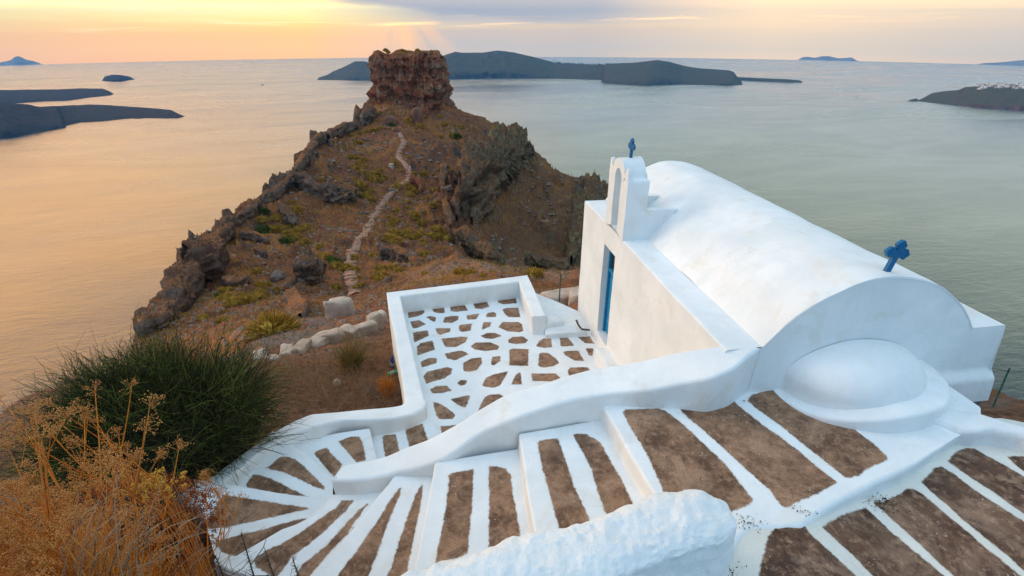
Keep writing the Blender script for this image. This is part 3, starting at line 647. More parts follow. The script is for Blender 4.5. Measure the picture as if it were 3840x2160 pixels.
crag_wall([(578,556,588),(548,583,612),(515,597,622),(488,606,642)], M_CRAGD, 901, 150, .9, .6)
crag_wall([(468,640,702),(456,680,738),(443,711,768),(430,745,792),(405,778,815),(372,800,835),(338,816,850)], M_CRAGD, 911, 240, 1.0, .7)
crag_wall([(738,428,452),(712,454,478),(682,477,500),(655,489,512)], M_CRAGD, 921, 150, .8, .6)
crag_wall([(652,497,520),(622,519,542),(590,541,565)], M_CRAGD, 931, 130, .8, .6)
crag_wall([(792,352,380),(766,384,408),(742,414,437)], M_CRAGD, 941, 130, .8, .6)
crag_wall([(900,300,322),(860,312,335),(825,325,345)], M_CRAGD, 951, 110, .7, .6)
# ------------------------------------------------------------------ levels of the whitewashed steps (metres below the eye)
ZT, ZL, RI = -5.1, -3.35, .1944
LV = {k: ZL-RI*(i+1) for i, k in enumerate('ABCDEFGH')}
def proj(pts, z): return np.array([at_z(p, z)[:2] for p in pts])
def wob(G, amp=.006, s=0):
    G = G.copy(); G[..., 2] += fbm(G, 2.2, 3, 90+s)*amp; G[..., 0] += fbm(G, 2.4, 3, 91+s)*amp; G[..., 1] += fbm(G, 2.4, 3, 92+s)*amp; return G
def step_mesh(name, edge_xy, back_xy, z, drop, polys, mat, n=70, m=60, r=.025, parent=None):
    "tread between its nosing (edge) and the riser behind it (back), with a rounded lip and the riser below"
    E = resample(edge_xy, n); B = resample(back_xy, n)
    f = np.linspace(1, 0, m)[:, None, None]; Txy = B[None]*f+E[None]*(1-f)
    rows = [np.concatenate([Txy, np.full((m, n, 1), z)], 2)]
    d = E-B; d /= np.linalg.norm(d, axis=1)[:, None]+1e-9
    lip = []
    for a in np.linspace(18, 90, 5): a = math.radians(a); lip.append((r*math.sin(a), -r*(1-math.cos(a))))
    for q in np.linspace(.12, 1, 6): lip.append((r+.012*q*q, -r-(drop-r)*q))
    L = np.array([np.concatenate([E+d*o, np.full((n, 1), z+h)], 1) for o, h in lip])
    G = np.concatenate([rows[0], L], 0)
    P2 = [proj(p, z) for p in polys]
    sd = pip_sd(G[..., :2].reshape(-1, 2), P2).reshape(G.shape[:2]); sd[m:] = 9.
    b = MB(); b.grid(wob(G), sd=sd); return b.build(name, mat, parent, sd=True)
# nosing lines traced on the photo (wall end first)
NL = M(Z1, [(1950,150),(2150,480),(2350,850)])+M(T8, [(2290,680),(2420,880),(2560,1110),(2800,1500)])
NA = M(Z1, [(700,590),(770,1000),(830,1449)])+[T8(1480,1110), T8(1560,1449), T8(1640,1800)]
NB_ = M(Z2, [(1045,215),(1000,480),(920,900),(830,1400)])+[T8(570,1400), T8(540,1800)]
NC_ = M(Z2, [(430,410),(350,530),(180,730),(20,950)])+M(Z4, [(1500,1150),(1215,1430),(1000,1650)])
ND = M(Z4, [(1420,600),(1380,655),(1350,700),(1210,825),(1060,905),(900,965),(600,1140),(350,1280),(200,1370)])
NE = M(Z4, [(1390,640),(1160,628),(860,590),(500,528),(220,480),(-40,440)])
NF = M(Z4, [(1415,430),(1400,420),(1250,300),(1060,150),(960,75),(780,-60)])
NG = M(Z3, [(2200,760),(2150,650),(2110,500),(2060,300),(2010,50),(1930,-260)])
NH = M(T8, [(760,430),(740,385),(690,310),(640,240),(615,170),(585,20)])
PAN = {
 'A': [M(T8, [(1482,440),(1500,425),(1635,408),(1660,470),(1710,620),(1760,780),(1820,900),(1880,1040),(1900,1100),(1660,1140),(1640,1070),(1600,930),(1555,760),(1500,560)]),
       M(T8, [(1750,385),(1770,375),(1850,380),(1910,410),(1960,450),(2050,610),(2130,750),(2200,900),(2250,980),(2020,1060),(2000,985),(1940,830),(1890,650),(1800,480)])],
 'B': [M(T8, [(810,690),(830,672),(920,660),(990,645),(998,660),(990,800),(985,950),(960,1180),(950,1290),(710,1360),(720,1280),(750,1150),(790,930),(808,780)]),
       M(T8, [(1112,620),(1180,622),(1240,640),(1280,690),(1295,830),(1325,960),(1348,1120),(1355,1200),(1112,1240),(1115,900)])],
 'C': [M(T8, [(450,780),(445,830),(410,910),(350,1060),(270,1290),(200,1449),(160,1560),(-120,1600),(0,1400),(100,1280),(240,1080),(340,920),(430,790)]),
       M(T8, [(602,760),(615,765),(615,830),(600,910),(570,1050),(520,1300),(495,1420),(300,1560),(350,1449),(380,1380),(440,1180),(510,970),(560,840)])],
 'D': [M(Z4, [(1500,660),(1635,660),(1560,760),(1450,860),(1350,960),(1180,1110),(1060,1200),(1000,1240),(940,1330),(830,1460),(740,1430),(620,1360),(585,1290),(620,1250),(740,1180),(900,1105),(1050,1020),(1210,900),(1440,740)]),
       [T8(205,900), T8(60,1100), T8(0,1185)]+M(Z4, [(1640,930),(1500,1080),(1300,1300),(1180,1449),(1100,1560),(960,1560),(1040,1420),(1100,1330),(1190,1260),(1350,1130),(1500,960),(1640,800),(1740,715)])],
 'E': [M(Z4, [(1170,845),(1000,870),(730,950),(350,1040),(170,1100),(250,1200),(430,1250),(600,1140),(760,1050),(900,975)]),
       M(Z4, [(270,600),(560,640),(860,690),(1160,735),(1185,748),(880,810),(600,875),(300,935),(120,960),(100,870),(180,740)])],
 'F': [M(Z4, [(520,525),(510,490),(580,390),(650,395),(780,440),(900,500),(1030,560),(1160,624),(980,605),(780,575)]),
       M(Z4, [(710,320),(760,290),(830,230),(880,200),(950,200),(1020,225),(1100,290),(1200,390),(1290,480),(1330,520),(1330,552),(1200,510),(1060,440),(900,365),(800,345)])],
 'G': [M(Z3, [(310,470),(360,430),(520,370),(680,315),(850,500),(1000,670),(1160,820),(1020,1030),(905,1195),(760,1040),(620,880),(440,650)]),
       M(Z3, [(1030,130),(1250,50),(1420,-10),(1660,-20),(1750,100),(1800,300),(1850,560),(1865,640),(1860,700),(1720,740),(1570,765),(1480,660),(1400,560),(1220,350)])],
 'H': [M(T8, [(310,395),(330,385),(410,380),(425,440),(440,510),(380,560),(335,560),(318,470)]), M(T8, [(480,350),(500,340),(610,300),(630,360),(655,425),(580,460),(515,480),(495,410)])],
}
stair = empty('stairway', (0, 3.6, ZT))
order = 'ABCDEFGH'; NOS = dict(zip(order, [NA, NB_, NC_, ND, NE, NF, NG, NH])); NOS['L'] = NL
parts = []
def cut(a, mx=None): return a
for i, k in enumerate(order):
    z = LV[k]; up = 'L' if i == 0 else order[i-1]; zu = ZL if i == 0 else LV[up]
    e = proj(NOS[k], z); bk = proj(NOS[up], zu)
    # run the tread a little under the step above and under the kerb walls
    if k in 'EFGH':
        hub = proj([Z4(1300,720)], LV['E'])[0]
    parts.append(step_mesh('step', e, bk, z, RI+.01 if k != 'H' else (z-ZT)+.01, PAN[k], M_FLOOR, n=90, m=70 if k in 'ABCD' else 60))
adopt(stair, *parts); tag(stair, 'curving whitewashed stair with brown bare panels winding down to the terrace', 'stairs')
# the flat hub between the winding steps, seen as the smeared white fan centre
# ------------------------------------------------------------------ landing above the steps
RIDGE = M(T9, [(-90,1180),(180,1080),(430,1010),(700,1040),(880,1035),(1000,962),(1150,872),(1300,790),(1450,715),(1640,640),(1760,580),(1900,490),(2130,370)])
TOPL = M(Z1, [(1950,150),(2200,60)])+[T8(2576,-30), T9(200,-60), T9(700,-110), T9(1300,-120), T9(1900,-60), T9(2250,180), T9(2260,330)]
LP = [M(T8, [(2125,215),(2150,192),(2250,188),(2400,182),(2450,200)])+M(T9, [(0,300),(160,450),(320,600),(530,870),(505,912),(385,965),(200,1050),(0,1120),(-60,1000)])+M(T8, [(2400,730),(2300,520),(2170,300)]),
      [T8(2540,160)]+M(T9, [(180,145),(300,138),(392,125),(420,165),(620,320),(860,490),(1030,640),(1168,745),(1000,840),(900,880),(790,930),(745,920),(650,790),(400,570),(200,390),(0,215)]),
      M(T9, [(490,125),(500,100),(530,75),(640,45),(740,42),(800,60),(900,100),(1070,200),(1250,310),(1450,460),(1530,540),(1545,570),(1500,595),(1380,650),(1330,690),(1235,715),(1080,590),(900,445),(750,325),(560,190)])]
n_, m_ = 150, 190
lf = resample(proj(NL, ZL), n_)
tp = resample(proj(TOPL, ZL), m_); bt = resample(proj(RIDGE, ZL), m_)
u = np.linspace(0, 1, m_); v = np.linspace(0, 1, n_)
Tm = tp[None]*(1-v)[:, None, None]+bt[None]*v[:, None, None]
# blend so that the first column follows the top step's nosing exactly
lead = lf-(tp[0][None]*(1-v)[:, None]+resample(proj([NL[0], NL[-1]], ZL), n_)*0+bt[0][None]*v[:, None]*1)
Tm = Tm + lead[:, None, :]*(np.clip(1-u*3, 0, 1)**2)[None, :, None]
Gl = np.concatenate([Tm, np.full((n_, m_, 1), ZL)], 2)
dL = Gl[:, 0, :2]-Gl[:, 3, :2]; dL /= np.linalg.norm(dL, axis=1)[:, None]+1e-9
cols = []
for a in (90, 60, 35, 15):
    a = math.radians(a); cols.append(np.concatenate([Gl[:, 0, :2]+dL*.025*math.sin(a), np.full((n_, 1), ZL-.025*(1-math.cos(a)))], 1))
low = [np.concatenate([Gl[:, 0, :2]+dL*(.025+.01*q), np.full((n_, 1), ZL-.025-(RI-.02)*q)], 1) for q in (1, .75, .5, .25)]
Gl = np.concatenate([np.stack(low+cols, 1), Gl], 1)
dR = Gl[-1, :, :2]-Gl[-4, :, :2]; dR /= np.linalg.norm(dR, axis=1)[:, None]+1e-9
lump = fbm(Gl[-1], 3.2, 3, 77)
rows = []
rd = .05
for a in (20, 40, 60, 80, 90):
    a = math.radians(a); rows.append(np.concatenate([Gl[-1, :, :2]+dR*(rd*math.sin(a)), (Gl[-1, :, 2]-rd*(1-math.cos(a)))[:, None]], 1))
for q in (.4, .7, 1): rows.append(np.concatenate([Gl[-1, :, :2]+dR*(rd+.05*q+lump[:, None]*.03), (Gl[-1, :, 2]-rd-.24*q)[:, None]], 1))
Gl = np.concatenate([Gl, np.array(rows)], 0)
sd = pip_sd(Gl[..., :2].reshape(-1, 2), [proj(p, ZL) for p in LP]).reshape(Gl.shape[:2]); sd[n_:] = 9; sd[:, :8] = 9
b = MB(); b.grid(wob(Gl, .009), sd=sd, flip=True); land = b.build('landing', M_FLOOR, None, sd=True); adopt(stair, land)
# ------------------------------------------------------------------ lower path beyond the kerb (right foreground)
ZR = ZL-.13
RP = [M(T9, [(590,1330),(605,1270),(630,1205),(680,1150),(760,1115),(840,1097),(870,1110),(960,1220),(1080,1310),(1220,1430),(1340,1540),(540,1600),(570,1400)]),
      M(T9, [(1030,1130),(1200,1025),(1370,942),(1500,1060),(1650,1180),(1900,1380),(2060,1520),(1480,1540),(1250,1320),(1150,1240)]),
      M(T9, [(1425,890),(1500,900),(1600,850),(1700,790),(1750,795),(1830,840),(1950,950),(2130,1090),(2320,1260),(2500,1410),(2620,1520),(2150,1540),(1800,1220),(1620,1060)]),
      M(T9, [(1800,740),(1850,690),(1910,620),(1960,620),(2050,680),(2200,800),(2400,930),(2576,1040),(2700,1120),(2900,1500),(2700,1540),(2400,1250),(2100,1010)]),
      M(T9, [(1995,580),(2080,500),(2150,480),(2210,490),(2350,570),(2576,700),(2800,830),(3000,1200),(2576,980),(2400,860),(2150,690)]),
      M(T9, [(2440,548),(2576,550),(2700,560),(3000,700),(3000,880),(2576,665)])]
Rtop = M(T9, [(-400,1300),(300,1080),(700,900),(1150,780),(1640,520),(2130,280),(2400,260),(3300,420)])
Rbot = M(T9, [(-400,2600),(300,2500),(900,2400),(1500,2300),(2200,2250),(2900,2150),(3600,2000),(4400,1500)])
a_ = resample(proj(Rtop, ZR), 220); c_ = resample(proj(Rbot, ZR), 220); v = np.linspace(0, 1, 220)[:, None, None]
Gp = np.concatenate([a_[None]*(1-v)+c_[None]*v, np.full((220, 220, 1), ZR)], 2)
sd = pip_sd(Gp[..., :2].reshape(-1, 2), [proj(p, ZR) for p in RP]).reshape(Gp.shape[:2])
# near the fat wall the path swells up to the landing's level
w0 = proj([T9(560, 1060)], ZL)[0]; dd = np.linalg.norm(Gp[..., :2]-w0, axis=2); Gp[..., 2] += .115*np.clip(1.25-dd*1.1, 0, 1)
Gp[..., 2] += np.clip(-sd*8, 0, 1)*-.004
b = MB(); b.grid(wob(Gp, .016), sd=sd, flip=True); tag(b.build('path', M_PATH, None, sd=True), kind='structure')
# ------------------------------------------------------------------ terrace
TS = [M(T5, q) for q in [
 [(500,900),(560,893),(625,890),(630,905),(610,925),(575,940),(505,952)],[(640,945),(670,935),(713,945),(710,978),(690,978)],[(688,880),(775,868),(782,912),(735,915),(695,905)],
 [(818,862),(925,847),(957,892),(870,903),(828,900)],[(993,838),(1100,828),(1117,865),(1060,883),(1010,878)],[(1180,815),(1315,797),(1325,840),(1225,848),(1185,835)],
 [(765,985),(780,945),(830,935),(870,934),(887,942),(880,965),(830,990)],[(945,930),(1043,915),(1020,960),(950,964)],[(1090,935),(1105,912),(1145,905),(1168,915),(1168,943),(1095,945)],
 [(1215,885),(1240,875),(1335,872),(1352,945),(1260,942),(1235,920)],[(520,978),(590,968),(640,998),(570,1028),(540,1028)],[(710,1028),(825,1028),(820,1055),(745,1080),(720,1060)],
 [(888,1010),(905,1000),(988,993),(975,1045),(920,1055),(890,1050)],[(1072,983),(1133,980),(1120,1015),(1058,1040)],[(1183,1020),(1215,980),(1340,980),(1365,1000),(1372,1050),(1340,1058),(1250,1050)],
 [(540,1060),(650,1043),(662,1085),(560,1132),(550,1130)],[(752,1108),(900,1090),(955,1095),(940,1130),(870,1168),(785,1170)],[(1050,1085),(1100,1062),(1160,1062),(1212,1085),(1140,1108),(1080,1103)],
 [(1260,1115),(1290,1092),(1370,1090),(1408,1115),(1390,1140),(1320,1148),(1262,1138)],[(1468,1165),(1490,1125),(1530,1103),(1585,1102),(1588,1172),(1530,1178)],[(1648,1102),(1710,1100),(1760,1160),(1655,1168)],
 [(1785,1095),(1875,1088),(1910,1145),(1840,1142)],[(570,1170),(600,1140),(690,1122),(708,1190),(575,1235)],[(973,1165),(1015,1135),(1130,1135),(1195,1165),(1180,1190),(1090,1203),(1010,1190)],
 [(780,1220),(880,1198),(920,1198),(960,1222),(860,1270),(800,1255)],[(598,1280),(670,1250),(720,1253),(720,1290),(605,1327)],[(1268,1190),(1300,1182),(1415,1185),(1410,1313),(1268,1310)],
 [(1485,1310),(1495,1220),(1510,1212),(1560,1215),(1610,1250),(1645,1290),(1600,1315),(1520,1325)],[(1673,1210),(1700,1200),(1790,1198),(1835,1277),(1760,1272),(1690,1235)],[(1843,1185),(1855,1180),(1905,1182),(1895,1237),(1870,1235)],
 [(918,1290),(980,1255),(1055,1248),(1062,1290),(1020,1345),(960,1357),(918,1350)],[(1130,1280),(1140,1245),(1200,1235),(1200,1275),(1150,1308),(1130,1303)],[(620,1390),(650,1355),(800,1320),(838,1330),(830,1370),(780,1405),(640,1448)],
 [(1708,1350),(1730,1325),(1860,1322),(1890,1360),(1720,1390)],[(1435,1370),(1620,1370),(1655,1405),(1600,1430),(1440,1428)],[(1060,1462),(1090,1400),(1150,1375),(1262,1352),(1240,1390),(1195,1462),(1150,1478)],
 [(1280,1455),(1310,1390),(1340,1362),(1355,1365),(1362,1453)],[(875,1440),(900,1418),(950,1420),(940,1452),(900,1462)]]]
TS += [M(T8, q) for q in [[(670,40),(720,15),(800,12),(833,50),(760,68),(685,68)],[(822,115),(955,85),(975,90),(935,182),(870,155)],[(1025,215),(1080,100),(1120,80),(1200,78),(1222,95),(1180,150),(1100,220)],
 [(690,135),(740,145),(800,185),(862,235),(840,265),(740,268),(715,240)],[(745,322),(885,308),(860,370),(765,395)]]]
terr = empty('terrace', at_z(T5(1000, 1100), ZT))
FL = proj([T5(400, 840), T5(1400, 730), T5(2040, 1000), T5(2300, 1500), T8(1700, 700), T8(500, 500), T8(560, 100)], ZT)
lo, hi = FL.min(0)-.05, FL.max(0)+.05
res = .022; nx, ny = int((hi[0]-lo[0])/res), int((hi[1]-lo[1])/res)
gx, gy = np.meshgrid(np.linspace(lo[0], hi[0], nx), np.linspace(lo[1], hi[1], ny))
Gf = np.stack([gx, gy, np.full_like(gx, ZT)], -1)
sd = pip_sd(Gf[..., :2].reshape(-1, 2), [proj(p, ZT) for p in TS]); ins = pip_sd(Gf[..., :2].reshape(-1, 2), [FL])
Fq = gridF(ny, nx)[:, ::-1]; keep = (ins[Fq] < .0).all(1)
floor = mk('terrace_floor', wob(Gf, .007).reshape(-1, 3), Fq[keep], M_FLOOR, None, {'sd': sd})
def wall_mesh(name, outer, inner, ztop, zbase, mat, parent=None, n=80, r=.03, rough=.006, closed_ends=True, zo=None):
    "low wall with rounded arrises: outer/inner = top outlines in xy (same parameter), ztop(t) and zbase(t)"
    n = max(n, 8); O = resample(outer, n); I = resample(inner, n); tt = np.linspace(0, 1, n)
    zt_ = np.interp(tt, *np.array(ztop).T); zb_ = np.interp(tt, *np.array(zbase).T); zbo = zb_ if zo is None else np.interp(tt, *np.array(zo).T)
    d = O-I; wdt = np.linalg.norm(d, axis=1)[:, None]; d /= wdt
    prof = []
    for q in np.linspace(0, 1, 9): prof.append(('i', 0.02*(1-q), zb_*(1-q)+(zt_-r)*q))
    for a in (20, 45, 70, 90): a = math.radians(a); prof.append(('i', r*(1-math.cos(a)), zt_-r+r*math.sin(a)))
    for q in np.linspace(.12, .88, 7): prof.append(('m', q, zt_))
    for a in (90, 70, 45, 20): a = math.radians(a); prof.append(('o', r*(1-math.cos(a)), zt_-r+r*math.sin(a)))
    for q in np.linspace(1, 0, 9): prof.append(('o', 0.02*(q-1), zbo*(1-q)+(zt_-r)*q))
    G = []
    for kd, o, zq in prof:
        xy = I+d*o if kd == 'i' else O-d*o if kd == 'o' else (I+d*r)+(d*(wdt-2*r))*o
        G.append(np.concatenate([xy, zq[:, None]], 1))
    G = np.array(G).transpose(1, 0, 2)
    if closed_ends:
        def cap(row, nxt, cen):
            a = row-nxt; a /= np.linalg.norm(a, axis=1)[:, None]+1e-9; out_ = []
            for s_ in (.0, .5, 1.0):
                q = row.copy(); half = row[:, :2]-cen
                q[:, :2] = row[:, :2]-half*s_*.999 + a[:, :2]*.012*min(1, s_*4); out_.append(q)
            return out_
        c0 = cap(G[0], G[1], (I[0]+O[0])/2); c1 = cap(G[-1], G[-2], (I[-1]+O[-1])/2)
        G = np.concatenate([np.array(c0[::-1][:-1]), G, np.array(c1[1:])], 0)
    b = MB(); b.grid(wob(G, rough, 7), flip=True); return b.build(name, mat, parent)
ZP = -4.70
# front-left to back-left, along the back, and back down the right arm of the terrace parapet
o1 = proj(M(T5, [(485,1610),(455,1400),(400,1080),(360,880),(340,757)]), ZP); i1 = proj(M(T5, [(640,1620),(600,1449),(535,1180),(485,960),(446,785)]), ZP)
o2 = proj(M(T5, [(340,757),(700,714),(1100,664),(1405,625)]), ZP); i2 = proj(M(T5, [(446,785),(750,748),(1050,711),(1340,675)]), ZP)
o3 = proj(M(T5, [(1405,625),(1470,760),(1545,930)]), ZP); i3 = proj(M(T5, [(1340,675),(1385,800),(1438,935)]), ZP)
W1 = wall_mesh('parapet', o1, i1, [(0,ZP),(1,ZP)], [(0,ZT-.05),(1,ZT-.05)], M_WALL, n=70, zo=[(0,-6.3),(1,-6.6)], closed_ends=False)
W2 = wall_mesh('parapet', o2, i2, [(0,ZP),(1,ZP)], [(0,ZT-.05),(1,ZT-.05)], M_WALL, n=80, zo=[(0,-6.6),(1,-6.6)], closed_ends=False)
W3 = wall_mesh('parapet', o3, i3, [(0,ZP),(1,ZP)], [(0,ZT-.05),(1,ZT-.05)], M_WALL, n=60, zo=[(0,-6.6),(1,ZT-.1)])
adopt(terr, floor, W1, W2, W3)
tag(terr, 'small white terrace with brown pebble shapes painted round and a low parapet', 'terrace')
# ------------------------------------------------------------------ the long S-shaped parapet wall between steps and terrace
far_ = [T5(0,0)]*0+[Z3(905,1195), Z3(1160,830), T8(180,580), T8(330,545), T8(510,480), T8(660,425), T8(740,385), T8(890,300), T8(1030,205), T8(1220,95), T8(1500,0), T5(1650,1400), T5(1890,1345), T5(2110,1320), T5(2330,1290), T6(0,1245), T6(150,1200), T6(290,1160), T6(430,1165)]
near_ = [Z3(855,1300), Z3(1400,1310), T8(200,715), T8(415,670), T8(600,620), T8(780,545), T8(900,460), T8(1000,380), T8(1120,305), T8(1300,230), T8(1500,170), T8(1800,95), T8(2100,45), T8(2350,15), T6(0,1405), T6(250,1340), T6(430,1280), T6(530,1210), T6(590,1175)]
def ztop_px(x):
    return float(np.interp(x, [1240, 1300, 1400, 1487, 1640, 1800, 1954, 2264, 2500, 2704, 2850], [-3.93, -3.92, -3.91, -3.895, -3.70, -3.48, -3.27, -3.19, -3.04, -2.81, -2.79]))
def prof3(pts, sh=0):
    out_ = []
    for p in pts: z = ztop_px(p[0]+sh); out_.append(at_z(p, z))
    return np.array(out_)
f3 = smooth(resample(prof3(far_), 140), 3); n3 = smooth(resample(prof3(near_), 140), 3)
zt_ = (f3[:, 2]+n3[:, 2])/2; tt = np.linspace(0, 1, 140)
n_px = np.linspace(0, 1, 140)
sw = wall_mesh('parapet_wall', f3[:, :2], n3[:, :2], np.stack([tt, zt_], 1), [(0,-4.4),(.3,-4.3),(.55,-4.0),(.7,-3.7),(1,-3.5)], M_WALL, n=140, r=.035, zo=[(0,-5.3),(1,-5.3)])
tag(sw, 'thick white S-shaped parapet wall sweeping from the stair newel up to the chapel', 'wall')
# ------------------------------------------------------------------ outer stair wall beside the big bush
oo = [T8(520,110), T8(485,145), T8(400,165), T8(200,185), T8(0,200), T7(2340,225), T7(2180,290), T7(2000,400), T7(1800,545), T7(1600,700), T7(1400,800), T7(1300,860), T7(1250,960)]
ii = [T8(645,120), T8(640,175), T8(540,232), T8(400,257), T8(200,272), T7(2576,268), T7(2400,310), T7(2200,360), T7(2050,440), T7(1900,560), T7(1750,690), T7(1640,765), T7(1560,900)]
zz_ = [-4.70,-4.70,-4.68,-4.65,-4.60,-4.56,-4.50,-4.44,-4.40,-4.36,-4.33,-4.31,-4.31]
oo = smooth(resample(np.array([at_z(p, q) for p, q in zip(oo, zz_)]), 110), 2); ii = smooth(resample(np.array([at_z(p, q) for p, q in zip(ii, zz_)]), 110), 2)
ow = wall_mesh('stair_wall', oo[:, :2], ii[:, :2], np.stack([np.linspace(0, 1, 110), (oo[:, 2]+ii[:, 2])/2], 1), [(0,-5.2),(.5,-4.9),(1,-4.5)], M_WALL, n=110, r=.04, rough=.012, zo=[(0,-6.2),(.5,-5.6),(1,-5.2)])
tag(ow, 'curved white outer wall of the winding steps, partly under the green broom bush', 'wall')
# small kerb at the bottom left of the steps
kb = np.array([at_z(p, LV['D']+.03) for p in M(Z4, [(200,1260),(330,1330),(480,1398),(600,1420),(760,1430),(1000,1500)])]); kb2 = np.array([at_z(p, LV['D']+.03) for p in M(Z4, [(200,1340),(330,1400),(480,1450),(600,1480),(760,1500),(1000,1580)])])
kk = wall_mesh('kerb', kb2[:, :2], kb[:, :2], [(0,LV['D']+.04),(1,LV['D']+.04)], [(0,-4.4),(1,-4.3)], M_WALL, n=50, rough=.01, zo=[(0,-5.2),(1,-5.2)])
tag(kk, 'low white kerb at the outer corner of the steps behind the dry twigs', 'kerb')
# ------------------------------------------------------------------ fat rough wall in the foreground
cr_px = [T9(432,1230), T9(400,1060), T9(350,925), T9(290,850), T9(200,778), T9(120,748), T9(60,757), T8(2490,798), T8(2330,852), T8(2200,902), T8(2000,990), T8(1880,1020), T8(1620,1070), T8(1500,1110), T8(1350,1115), T8(1100,1180), T8(960,1250), T8(720,1330), T8(480,1400), T8(340,1449), T8(100,1540), T8(-300,1720)]
ZW = -2.78
cl_ = np.array([at_z(p, ZW) for p in [T9(130,960), T8(2500,1000), T8(2200,1120), T8(1800,1260), T8(1400,1340), T8(1000,1460), T8(600,1620), T8(100,1850), T8(-500,2200)]])
cl_ = smooth(resample(cl_[:, :2], 240), 4)
tg = np.gradient(cl_, axis=0); tg /= np.linalg.norm(tg, axis=1)[:, None]; nm = np.stack([-tg[:, 1], tg[:, 0]], 1); nm *= -np.sign((nm[:, 1]))[:, None]*-1
NK = 90; Gw = np.zeros((240, NK, 3)); base_w = .23
for j, a in enumerate(np.linspace(0, math.pi, NK)):
    ca, sa = math.cos(a), math.sin(a); off = .21*np.sign(ca)*abs(ca)**.7; zz2 = ZW-.08 + .10*sa**.8
    if j == 0 or j == NK-1: pass
    Gw[:, j, :2] = cl_+nm*off; Gw[:, j, 2] = zz2
sidezs = np.linspace(0, 1, 30)
left_ = np.array([np.concatenate([cl_+nm*(.21+.05*q), np.full((240, 1), ZW-.08-.85*q)], 1) for q in sidezs[1:][::-1]]).transpose(1, 0, 2)
right_ = np.array([np.concatenate([cl_-nm*(.21+.14*q), np.full((240, 1), ZW-.08-.85*q)], 1) for q in sidezs[1:]]).transpose(1, 0, 2)
Gw = np.concatenate([left_, Gw, right_], 1)
# round off the free end: rows pulled in towards the centre line while moving outward
end = []
for a in np.linspace(8, 90, 16):
    a = math.radians(a); q = Gw[0].copy(); c0 = cl_[0]; off = q[:, :2]-c0; q[:, :2] = c0+off*math.cos(a)-tg[0]*.24*math.sin(a); q[:, 2] -= (1-math.cos(a))*.07; end.append(q)
Gw = np.concatenate([np.array(end[::-1]), Gw], 0)
dsp = fbm(Gw, 2.6, 5, 101, .55)*.055 + (ridged(Gw, 6, 4, 102)-.5)*.022 + fbm(Gw, 18, 3, 103)*.007
ctr = np.concatenate([np.repeat(cl_[:1], 16, 0), cl_], 0)
dv = Gw.copy(); dv[..., :2] -= ctr[:, None]; dv[..., 2] = (Gw[..., 2]-(ZW-.35))*.8; dv /= np.linalg.norm(dv, axis=2)[..., None]+1e-6
Gw = Gw+dv*dsp[..., None]
b = MB(); b.grid(Gw); fw = b.build('rough_wall', M_ROUGH)
tag(fw, 'fat lumpy whitewashed wall with a rounded end in the near foreground', 'wall')
# ------------------------------------------------------------------ chapel
LZ = -2.8
A0 = at_z(D(1471,505), LZ); A1 = at_z(T6(290,1165), LZ)
ax = (A0-A1)[:2]; ax /= np.linalg.norm(ax); nrm = np.array([ax[1], -ax[0]])           # ax: away from the camera along the long wall, nrm: into the building
C2 = at_z(T6(575,1172), LZ); C3 = at_z(T6(2435,1005), LZ); vv = (C3-C2)[:2]; WIDE = np.linalg.norm(vv); vv /= WIDE
en = np.array([vv[1], -vv[0]])                                                         # outward normal of the end wall (towards the camera)
LEN = float(np.dot(A0[:2]-A1[:2], ax)); s2 = (A0[:2]-C2[:2])@ax
K2 = C2[:2]-vv*float(np.dot(C2[:2]-A1[:2], nrm)/np.dot(vv, nrm))                       # outer near corner of the long wall
LEN = float((A0[:2]-K2)@ax)
chapel = empty('chapel', (*(A0[:2]*.5+C3[:2]*.5), ZT))
def lw(s, z, off=0.): return np.array([*(A0[:2]-ax*s+nrm*off), z])
pieces = []
# long wall with the door opening
S0, S1, ZD0, ZD1 = 1.285, 1.83, -4.83, -3.15
sv_ = np.unique(np.r_[np.linspace(0, S0, 14), np.linspace(S0, S1, 7), np.linspace(S1, LEN, 34)]); zv_ = np.unique(np.r_[np.linspace(-6.6, ZD0, 12), np.linspace(ZD0, ZD1, 18), np.linspace(ZD1, LZ-.02, 5)])
Gq = np.array([[lw(s, z, -.0+.0*(z)) for z in zv_] for s in sv_]); Fq = gridF(len(sv_), len(zv_)); cen = Gq.reshape(-1, 3)[Fq].mean(1)
sc_ = (A0[:2]-cen[:, :2])@ax; hole = (sc_ > S0) & (sc_ < S1) & (cen[:, 2] > ZD0) & (cen[:, 2] < ZD1)
b = MB(); Wg = wob(Gq, .012, 3).reshape(-1, 3); b.poly(Wg, [list(f) for f in Fq[~hole]])
for pts in ([lw(S0,ZD0),lw(S0,ZD1),lw(S0,ZD1,.17),lw(S0,ZD0,.17)], [lw(S1,ZD0),lw(S1,ZD1),lw(S1,ZD1,.17),lw(S1,ZD0,.17)], [lw(S0,ZD1),lw(S1,ZD1),lw(S1,ZD1,.17),lw(S0,ZD1,.17)], [lw(S0,ZD0),lw(S1,ZD0),lw(S1,ZD0,.17),lw(S0,ZD0,.17)]): b.poly(pts, [(0,1,2,3)])
# rounded arris and flat ledge over the long wall
led = []
for a in (0, 30, 60, 90): a = math.radians(a); led.append((.03*(1-math.cos(a)), LZ-.03+.03*math.sin(a)))
led += [(q, LZ) for q in (.08, .16, .24, .32, .42)]
sl = np.linspace(0, LEN, 60); Gq = np.array([[lw(s, z, o) for o, z in led] for s in sl]); b.grid(wob(Gq, .01, 3))
